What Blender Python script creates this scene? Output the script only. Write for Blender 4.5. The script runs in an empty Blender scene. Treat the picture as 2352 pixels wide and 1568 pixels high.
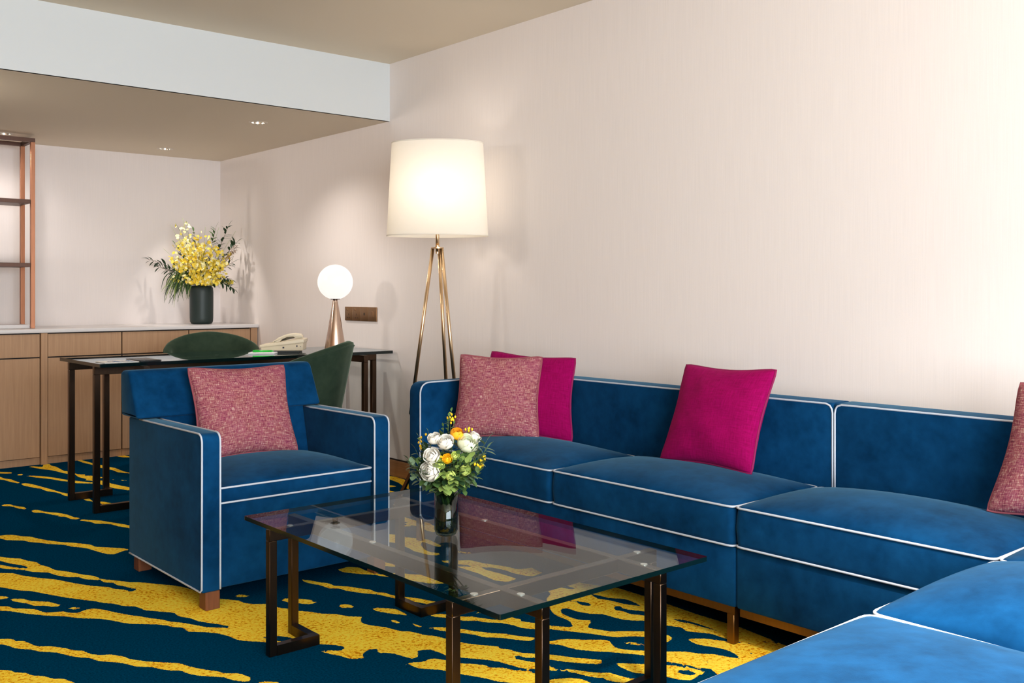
import bpy, bmesh, math, random
import numpy as np
from mathutils import Vector, Matrix, noise as mnoise

SC = bpy.context.scene
COL = SC.collection
random.seed(7)
PI = math.pi

def lin(r, g, b):
    def f(c):
        c = c / 255.0
        return c / 12.92 if c <= 0.04045 else ((c + 0.055) / 1.055) ** 2.4
    return (f(r), f(g), f(b))

# ------------------------------------------------------------------ camera
YAW = math.radians(40.827)
FW = Vector((math.sin(YAW), math.cos(YAW), 0))
RT = Vector((math.cos(YAW), -math.sin(YAW), 0))
cam_d = bpy.data.cameras.new('camera')
cam_d.sensor_width = 36.0
cam_d.lens = 2250.0 / 2352.0 * 36.0
cam_d.shift_y = -113.0 / 2352.0
cam_d.clip_start = 0.02
cam = bpy.data.objects.new('camera', cam_d)
cam.location = (0, 0, 1.13)
cam.rotation_euler = (PI / 2, 0, -YAW)
COL.objects.link(cam)
SC.camera = cam

# ------------------------------------------------------------------ world, large lights, exposure
world = bpy.data.worlds.new('world')
SC.world = world
world.use_nodes = True
bg = world.node_tree.nodes['Background']
bg.inputs[0].default_value = (0.75, 0.85, 1.0, 1)
bg.inputs[1].default_value = 1.0
SC.view_settings.view_transform = 'Standard'
SC.view_settings.look = 'None'
SC.view_settings.gamma = 1.0
SC.view_settings.use_curve_mapping = False
SC.view_settings.exposure = 0.2

def area_light(name, loc, rot, sx, sy, power, col):
    d = bpy.data.lights.new(name, 'AREA')
    d.shape = 'RECTANGLE'; d.size = sx; d.size_y = sy; d.energy = power; d.color = col
    o = bpy.data.objects.new(name, d); o.location = loc; o.rotation_euler = rot
    COL.objects.link(o)
    return o

def spot_light(name, loc, target, power, col, angle=60, blend=0.6, radius=0.03):
    d = bpy.data.lights.new(name, 'SPOT')
    d.energy = power; d.color = col; d.spot_size = math.radians(angle); d.spot_blend = blend
    d.shadow_soft_size = radius
    o = bpy.data.objects.new(name, d); o.location = loc
    v = Vector(target) - Vector(loc)
    o.rotation_euler = v.to_track_quat('-Z', 'Y').to_euler()
    COL.objects.link(o)
    return o

def point_light(name, loc, power, col, radius):
    d = bpy.data.lights.new(name, 'POINT')
    d.energy = power; d.color = col; d.shadow_soft_size = radius
    o = bpy.data.objects.new(name, d); o.location = loc
    COL.objects.link(o)
    return o

# daylight entering through the windows behind and to the right of the camera
DAY = (0.90, 0.96, 1.0)
area_light('window_daylight', (0.55, -1.97, 1.45), (PI / 2, 0, 0), 3.7, 1.9, 285, DAY)

# ------------------------------------------------------------------ helpers
W = {}

def link(name, me, parent=None, mats=None, smooth=False, recenter=True):
    if mats:
        for m in (mats if isinstance(mats, (list, tuple)) else [mats]):
            me.materials.append(m)
    if smooth:
        me.polygons.foreach_set('use_smooth', [True] * len(me.polygons))
    o = bpy.data.objects.new(name, me)
    COL.objects.link(o)
    c = Vector((0, 0, 0))
    if recenter and len(me.vertices):
        co = np.empty(len(me.vertices) * 3, dtype=np.float32)
        me.vertices.foreach_get('co', co)
        co = co.reshape(-1, 3)
        mn, mx = co.min(0), co.max(0)
        c = Vector((float(mn[0] + mx[0]) / 2, float(mn[1] + mx[1]) / 2, float(mn[2])))
        co -= np.array(c, dtype=np.float32)
        me.vertices.foreach_set('co', co.ravel())
        me.update()
    o.location = c
    W[o] = Matrix.Translation(c)
    if parent is not None:
        o.parent = parent
        o.matrix_parent_inverse = W[parent].inverted()
    return o

def mesh(name, vf, mats, parent=None, smooth=False, midx=None):
    v, f = vf
    me = bpy.data.meshes.new(name)
    me.from_pydata([tuple(p) for p in v], [], f)
    me.validate()
    if midx is not None:
        me.polygons.foreach_set('material_index', midx)
    return link(name, me, parent, mats, smooth)

def thing(name, label, cat, loc, group=None):
    o = bpy.data.objects.new(name, None)
    o.empty_display_size = 0.1
    o.location = loc
    COL.objects.link(o)
    W[o] = Matrix.Translation(Vector(loc))
    return tag(o, label, cat, group)

def tag(o, label, cat, group=None):
    o['label'] = label
    o['category'] = cat
    if group:
        o['group'] = group
    return o

def struct(o):
    o['kind'] = 'structure'
    return o

def bm_to(name, bm, mats, parent=None, smooth=False):
    me = bpy.data.meshes.new(name)
    bm.to_mesh(me); bm.free()
    return link(name, me, parent, mats, smooth)

def auto_smooth(o, ang=35):
    me = o.data
    me.polygons.foreach_set('use_smooth', [True] * len(me.polygons))
    bm = bmesh.new(); bm.from_mesh(me)
    a = math.radians(ang)
    for e in bm.edges:
        if len(e.link_faces) == 2 and e.calc_face_angle(0) > a:
            e.smooth = False
    bm.to_mesh(me); bm.free()
    return o

def bm_box(bm, x0, x1, y0, y1, z0, z1, bevel=0.0, seg=2, M=None):
    vs = [bm.verts.new(p) for p in ((x0, y0, z0), (x1, y0, z0), (x1, y1, z0), (x0, y1, z0),
                                    (x0, y0, z1), (x1, y0, z1), (x1, y1, z1), (x0, y1, z1))]
    fs = [bm.faces.new([vs[i] for i in q]) for q in ((3, 2, 1, 0), (4, 5, 6, 7), (0, 1, 5, 4), (1, 2, 6, 5), (2, 3, 7, 6), (3, 0, 4, 7))]
    if bevel > 0:
        es = list({e for f in fs for e in f.edges})
        r = bmesh.ops.bevel(bm, geom=es, offset=bevel, segments=seg, profile=0.5, affect='EDGES')
        vs = list({v for f in r['faces'] for v in f.verts} | {v for v in vs if v.is_valid})
    if M is not None:
        for v in vs:
            v.co = M @ v.co
    return vs

def box(name, x0, x1, y0, y1, z0, z1, m, parent=None, bevel=0.0, seg=2, smooth=True, M=None):
    bm = bmesh.new()
    bm_box(bm, x0, x1, y0, y1, z0, z1, bevel, seg, M)
    o = bm_to(name, bm, m, parent)
    if bevel > 0 and smooth:
        auto_smooth(o, 40)
    return o

def tube(pts, r, n=8, closed=False, r2=None):
    pts = [Vector(p) for p in pts]
    N = len(pts)
    V, F = [], []
    tang = []
    for i in range(N):
        if closed:
            t = pts[(i + 1) % N] - pts[(i - 1) % N]
        else:
            t = pts[min(i + 1, N - 1)] - pts[max(i - 1, 0)]
        tang.append(t.normalized())
    a = Vector((0, 0, 1)) if abs(tang[0].z) < 0.9 else Vector((1, 0, 0))
    u = tang[0].cross(a).normalized()
    for i in range(N):
        t = tang[i]
        u = (u - t * u.dot(t)).normalized()
        w = t.cross(u)
        rr = r if r2 is None else r + (r2 - r) * i / max(N - 1, 1)
        for k in range(n):
            an = 2 * PI * k / n
            V.append(pts[i] + u * (rr * math.cos(an)) + w * (rr * math.sin(an)))
    R = N if closed else N - 1
    for i in range(R):
        for k in range(n):
            a0 = i * n + k; a1 = i * n + (k + 1) % n
            b0 = ((i + 1) % N) * n + k; b1 = ((i + 1) % N) * n + (k + 1) % n
            F.append((a0, a1, b1, b0))
    if not closed:
        F.append(tuple(range(n - 1, -1, -1)))
        F.append(tuple(range((N - 1) * n, N * n)))
    return V, F

def cat(*vfs):
    V, F = [], []
    for v, f in vfs:
        b = len(V)
        V += list(v)
        F += [tuple(i + b for i in q) for q in f]
    return V, F

def lathe(prof, c, n=40, cap0=True, cap1=True):
    V, F = [], []
    for r, z in prof:
        for k in range(n):
            a = 2 * PI * k / n
            V.append(Vector((c[0] + r * math.cos(a), c[1] + r * math.sin(a), c[2] + z)))
    for i in range(len(prof) - 1):
        for k in range(n):
            F.append((i * n + k, i * n + (k + 1) % n, (i + 1) * n + (k + 1) % n, (i + 1) * n + k))
    if cap0:
        F.append(tuple(range(n - 1, -1, -1)))
    if cap1:
        b = (len(prof) - 1) * n
        F.append(tuple(range(b, b + n)))
    return V, F

def prism(poly, axis, a0, a1):
    """poly: 2D points; axis 0 = extrude along x (points are y,z), 1 = along y (points are x,z), 2 = along z"""
    def P(p, a):
        return ((a, p[0], p[1]) if axis == 0 else (p[0], a, p[1]) if axis == 1 else (p[0], p[1], a))
    n = len(poly)
    V = [Vector(P(p, a0)) for p in poly] + [Vector(P(p, a1)) for p in poly]
    F = [tuple(range(n - 1, -1, -1)), tuple(range(n, 2 * n))]
    F += [(i, (i + 1) % n, n + (i + 1) % n, n + i) for i in range(n)]
    return V, F

def prism_obj(name, poly, axis, a0, a1, m, parent=None, bevel=0.004, seg=2, M=None):
    v, f = prism(poly, axis, a0, a1)
    bm = bmesh.new()
    bv = [bm.verts.new(p) for p in v]
    for q in f:
        bm.faces.new([bv[i] for i in q])
    bmesh.ops.recalc_face_normals(bm, faces=bm.faces)
    if bevel > 0:
        es = [e for e in bm.edges if e.calc_face_angle(0) > math.radians(40)]
        bmesh.ops.bevel(bm, geom=es, offset=bevel, segments=seg, profile=0.5, affect='EDGES')
    if M is not None:
        for vv in bm.verts:
            vv.co = M @ vv.co
    o = bm_to(name, bm, m, parent)
    return auto_smooth(o, 40)

def round_poly(pts, rad, n=6):
    """round the corners of a 2D polygon; rad: list of radii"""
    out = []
    N = len(pts)
    for i in range(N):
        p = Vector(pts[i]); a = Vector(pts[i - 1]); b = Vector(pts[(i + 1) % N]); r = rad[i]
        if r <= 0:
            out.append(tuple(p)); continue
        d1 = (a - p).normalized(); d2 = (b - p).normalized()
        ang = d1.angle(d2)
        t = r / math.tan(ang / 2)
        s = p + d1 * t; e = p + d2 * t
        for k in range(n + 1):
            u = k / n
            q = (1 - u) ** 2 * s + 2 * u * (1 - u) * p + u * u * e
            out.append(tuple(q))
    return out

def rrect(x0, x1, y0, y1, r, n=6):
    return round_poly([(x0, y0), (x1, y0), (x1, y1), (x0, y1)], [r] * 4, n)

def densify(pts, step, closed=True):
    out = []
    N = len(pts)
    for i in range(N if closed else N - 1):
        a = Vector(pts[i]); b = Vector(pts[(i + 1) % N])
        k = max(1, int((b - a).length / step))
        for j in range(k):
            out.append(tuple(a.lerp(b, j / k)))
    if not closed:
        out.append(tuple(pts[-1]))
    return out

# ------------------------------------------------------------------ materials
def nodes_of(name):
    m = bpy.data.materials.new(name)
    m.use_nodes = True
    nt = m.node_tree
    p = nt.nodes['Principled BSDF']
    return m, nt, p

def pmat(name, col, rough=0.5, metal=0.0, **kw):
    m, nt, p = nodes_of(name)
    p.inputs['Base Color'].default_value = (*col, 1)
    p.inputs['Roughness'].default_value = rough
    p.inputs['Metallic'].default_value = metal
    for k, v in kw.items():
        p.inputs[k.replace('_', ' ')].default_value = v
    return m

def N(nt, t, **kw):
    n = nt.nodes.new(t)
    for k, v in kw.items():
        if hasattr(n, k):
            setattr(n, k, v)
        else:
            n.inputs[k].default_value = v
    return n

def coords(nt, scale=(1, 1, 1), kind='Object', rot=(0, 0, 0)):
    if kind == 'World':
        g = nt.nodes.new('ShaderNodeNewGeometry'); src = g.outputs['Position']
    else:
        t = nt.nodes.new('ShaderNodeTexCoord'); src = t.outputs[kind]
    mp = nt.nodes.new('ShaderNodeMapping')
    mp.inputs['Scale'].default_value = scale
    mp.inputs['Rotation'].default_value = rot
    nt.links.new(src, mp.inputs['Vector'])
    return mp.outputs['Vector']

def noise_tex(nt, vec, scale=1.0, detail=2.0, rough=0.5):
    n = nt.nodes.new('ShaderNodeTexNoise')
    n.inputs['Scale'].default_value = scale
    n.inputs['Detail'].default_value = detail
    n.inputs['Roughness'].default_value = rough
    nt.links.new(vec, n.inputs['Vector'])
    return n.outputs['Fac']

def ramp(nt, fac, stops):
    r = nt.nodes.new('ShaderNodeValToRGB')
    e = r.color_ramp.elements
    while len(e) < len(stops):
        e.new(0.5)
    for i, (p, c) in enumerate(stops):
        e[i].position = p
        e[i].color = (*c, 1) if len(c) == 3 else c
    nt.links.new(fac, r.inputs['Fac'])
    return r.outputs['Color']

def math_n(nt, op, a, b=None, clamp=False):
    n = nt.nodes.new('ShaderNodeMath'); n.operation = op; n.use_clamp = clamp
    for i, x in enumerate((a, b)):
        if x is None:
            continue
        if isinstance(x, (int, float)):
            n.inputs[i].default_value = x
        else:
            nt.links.new(x, n.inputs[i])
    return n.outputs[0]

def mixc(nt, fac, a, b, mode='MIX'):
    n = nt.nodes.new('ShaderNodeMix'); n.data_type = 'RGBA'; n.blend_type = mode
    for s, x in ((0, fac), (6, a), (7, b)):
        if isinstance(x, (int, float)):
            n.inputs[s].default_value = x
        elif isinstance(x, tuple):
            n.inputs[s].default_value = (*x, 1) if len(x) == 3 else x
        else:
            nt.links.new(x, n.inputs[s])
    return n.outputs[2]

def bump(nt, p, height, strength=0.3, dist=0.01):
    b = nt.nodes.new('ShaderNodeBump')
    b.inputs['Strength'].default_value = strength
    b.inputs['Distance'].default_value = dist
    nt.links.new(height, b.inputs['Height'])
    nt.links.new(b.outputs['Normal'], p.inputs['Normal'])

def velvet(name, dark, light, sheen=0.6, tint=(0.4, 0.6, 0.9), srough=0.35):
    m, nt, p = nodes_of(name)
    v = coords(nt, (1, 1, 1), 'World')
    a = noise_tex(nt, v, 5.0, 4.0, 0.6)
    b = noise_tex(nt, v, 23.0, 3.0, 0.6)
    c = noise_tex(nt, v, 420.0, 2.0, 0.5)
    f = math_n(nt, 'ADD', math_n(nt, 'MULTIPLY', a, 0.65), math_n(nt, 'MULTIPLY', b, 0.35))
    col = ramp(nt, f, [(0.34, dark), (0.66, light)])
    nt.links.new(col, p.inputs['Base Color'])
    p.inputs['Roughness'].default_value = 0.85
    p.inputs['Specular IOR Level'].default_value = 0.03
    p.inputs['Sheen Weight'].default_value = sheen
    p.inputs['Sheen Roughness'].default_value = srough
    p.inputs['Sheen Tint'].default_value = (*tint, 1)
    bump(nt, p, math_n(nt, 'ADD', c, math_n(nt, 'MULTIPLY', b, 1.5)), 0.10, 0.002)
    return m

def wallpaper(name, col, amt=0.06):
    m, nt, p = nodes_of(name)
    v = coords(nt, (260, 260, 4), 'World')
    a = noise_tex(nt, v, 1.0, 3.0, 0.6)
    v2 = coords(nt, (600, 600, 220), 'World')
    b = noise_tex(nt, v2, 1.0, 1.0, 0.5)
    f = math_n(nt, 'ADD', math_n(nt, 'MULTIPLY', a, 0.7), math_n(nt, 'MULTIPLY', b, 0.3))
    lo = tuple(c * (1 - amt) for c in col); hi = tuple(min(1, c * (1 + amt)) for c in col)
    nt.links.new(ramp(nt, f, [(0.3, lo), (0.7, hi)]), p.inputs['Base Color'])
    p.inputs['Roughness'].default_value = 0.6
    p.inputs['Specular IOR Level'].default_value = 0.25
    bump(nt, p, f, 0.15, 0.001)
    return m

def wood(name, a, b, grain=(90, 90, 3), rough=0.5):
    m, nt, p = nodes_of(name)
    v = coords(nt, grain, 'World')
    f = noise_tex(nt, v, 1.0, 4.0, 0.65)
    nt.links.new(ramp(nt, f, [(0.3, a), (0.7, b)]), p.inputs['Base Color'])
    p.inputs['Roughness'].default_value = rough
    p.inputs['Specular IOR Level'].default_value = 0.3
    bump(nt, p, f, 0.06, 0.001)
    return m

def brushed(name, col, rough=0.32, scale=(40, 40, 4), amt=0.05):
    m, nt, p = nodes_of(name)
    v = coords(nt, scale, 'World')
    f = noise_tex(nt, v, 3.0, 3.0, 0.6)
    lo = tuple(c * (1 - amt) for c in col); hi = tuple(min(1, c * (1 + amt)) for c in col)
    nt.links.new(ramp(nt, f, [(0.3, lo), (0.7, hi)]), p.inputs['Base Color'])
    p.inputs['Metallic'].default_value = 1.0
    p.inputs['Roughness'].default_value = rough
    return m

def clear_glass(name, tint=(0.92, 0.97, 0.95), boost=1.0):
    """thin pane: mirror reflection by viewing angle over straight transmission"""
    m = bpy.data.materials.new(name); m.use_nodes = True
    nt = m.node_tree
    for n in list(nt.nodes):
        nt.nodes.remove(n)
    out = nt.nodes.new('ShaderNodeOutputMaterial')
    lw = nt.nodes.new('ShaderNodeLayerWeight'); lw.inputs['Blend'].default_value = 0.5
    f5 = math_n(nt, 'POWER', lw.outputs['Facing'], 5.0)
    R = math_n(nt, 'ADD', math_n(nt, 'MULTIPLY', f5, 0.96 * boost), 0.04 * boost, True)
    tr = nt.nodes.new('ShaderNodeBsdfTransparent'); tr.inputs['Color'].default_value = (*tint, 1)
    gl = nt.nodes.new('ShaderNodeBsdfGlossy'); gl.inputs['Roughness'].default_value = 0.0; gl.inputs['Color'].default_value = (0.90, 0.96, 1.0, 1)
    mx = nt.nodes.new('ShaderNodeMixShader')
    nt.links.new(R, mx.inputs[0]); nt.links.new(tr.outputs[0], mx.inputs[1]); nt.links.new(gl.outputs[0], mx.inputs[2])
    nt.links.new(mx.outputs[0], out.inputs['Surface'])
    return m

def tweed(name):
    m, nt, p = nodes_of(name)
    tc = coords(nt, (1, 1, 1), 'UV')
    def st(sx, sy):
        mp = nt.nodes.new('ShaderNodeMapping'); mp.inputs['Scale'].default_value = (sx, sy, 1)
        nt.links.new(tc, mp.inputs['Vector'])
        return noise_tex(nt, mp.outputs['Vector'], 1.0, 2.0, 0.6)
    a = st(12, 150); b = st(160, 20); c = st(200, 200); d = st(6, 6)
    f = math_n(nt, 'ADD', math_n(nt, 'MULTIPLY', a, 0.42), math_n(nt, 'ADD', math_n(nt, 'MULTIPLY', b, 0.36), math_n(nt, 'MULTIPLY', c, 0.22)))
    col = ramp(nt, f, [(0.37, lin(60, 24, 40)), (0.44, lin(122, 52, 76)), (0.495, lin(160, 84, 100)), (0.55, lin(178, 128, 120)), (0.63, lin(236, 214, 202))])
    col = mixc(nt, 0.28, col, ramp(nt, d, [(0.35, lin(140, 84, 76)), (0.65, lin(138, 58, 92))]))
    nt.links.new(col, p.inputs['Base Color'])
    p.inputs['Roughness'].default_value = 0.95
    p.inputs['Specular IOR Level'].default_value = 0.1
    bump(nt, p, f, 0.5, 0.004)
    return m

def linen(name, a, b):
    m, nt, p = nodes_of(name)
    tc = coords(nt, (1, 1, 1), 'UV')
    def st(sx, sy):
        mp = nt.nodes.new('ShaderNodeMapping'); mp.inputs['Scale'].default_value = (sx, sy, 1)
        nt.links.new(tc, mp.inputs['Vector'])
        return noise_tex(nt, mp.outputs['Vector'], 1.0, 2.0, 0.6)
    f = math_n(nt, 'ADD', math_n(nt, 'MULTIPLY', st(9, 140), 0.5), math_n(nt, 'MULTIPLY', st(140, 9), 0.5))
    nt.links.new(ramp(nt, f, [(0.35, a), (0.65, b)]), p.inputs['Base Color'])
    p.inputs['Roughness'].default_value = 0.9
    p.inputs['Specular IOR Level'].default_value = 0.1
    p.inputs['Sheen Weight'].default_value = 0.12
    p.inputs['Sheen Tint'].default_value = (*lin(255, 90, 170), 1)
    bump(nt, p, f, 0.25, 0.002)
    return m

def emit(name, col, s, base=0.8):
    m, nt, p = nodes_of(name)
    p.inputs['Base Color'].default_value = (base, base, base, 1)
    p.inputs['Emission Color'].default_value = (*col, 1)
    p.inputs['Emission Strength'].default_value = s
    p.inputs['Roughness'].default_value = 0.25
    return m

M_WALL = wallpaper('wallpaper_blush', lin(243, 234, 230), 0.04)
M_WALLB = wallpaper('wallpaper_back', lin(236, 227, 224), 0.03)
M_FASCIA = pmat('fascia_white_paint', lin(208, 212, 214), 0.55)
M_CEIL = pmat('ceiling_beige_paint', lin(230, 216, 194), 0.7)
M_BLUE = velvet('velvet_blue', lin(3, 43, 78), lin(12, 67, 112), 0.20, (0.30, 0.61, 0.82))
M_PIPE = pmat('piping_pale_grey', lin(188, 196, 210), 0.7)
M_GREEN = velvet('velvet_green', lin(36, 50, 40), lin(52, 66, 52), 0.35, (0.55, 0.68, 0.52))
M_BRONZE = brushed('bronze_dark', lin(86, 69, 57), 0.30)
M_BRASS = brushed('brass_brushed', lin(218, 188, 150), 0.30, (60, 60, 5), 0.06)
M_COPPER = brushed('copper_brushed', lin(204, 180, 164), 0.24, (60, 60, 5), 0.06)
M_COPPERD = brushed('copper_shelf', lin(176, 122, 94), 0.42, (40, 40, 3), 0.08)
M_RAIL = brushed('sofa_rail_bronze', lin(132, 96, 58), 0.4)
M_GLASS = clear_glass('table_glass', (0.90, 0.94, 0.94), 0.52)
M_GLASSD = clear_glass('desk_glass', (0.90, 0.94, 0.93), 1.0)
M_GEDGE = pmat('glass_cut_edge', lin(4, 22, 24), 0.12)
M_WOOD = wood('oak_veneer', lin(176, 138, 106), lin(192, 154, 120))
M_WOODB = wood('oak_baseboard', lin(170, 122, 82), lin(190, 142, 100), (3, 3, 90))
M_WALNUT = wood('walnut_leg', lin(98, 58, 38), lin(128, 78, 50))
M_STONE = pmat('white_stone', lin(226, 222, 222), 0.25)
M_DARK = pmat('shadow_gap_black', lin(34, 28, 26), 0.7)
M_TWEED = tweed('tweed_pink')
M_MAG = linen('linen_magenta', lin(126, 0, 66), lin(156, 2, 90))
M_MAGP = pmat('magenta_piping', lin(136, 0, 76), 0.8)
M_TWP = pmat('pink_tweed_piping', lin(142, 72, 82), 0.9)
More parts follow.
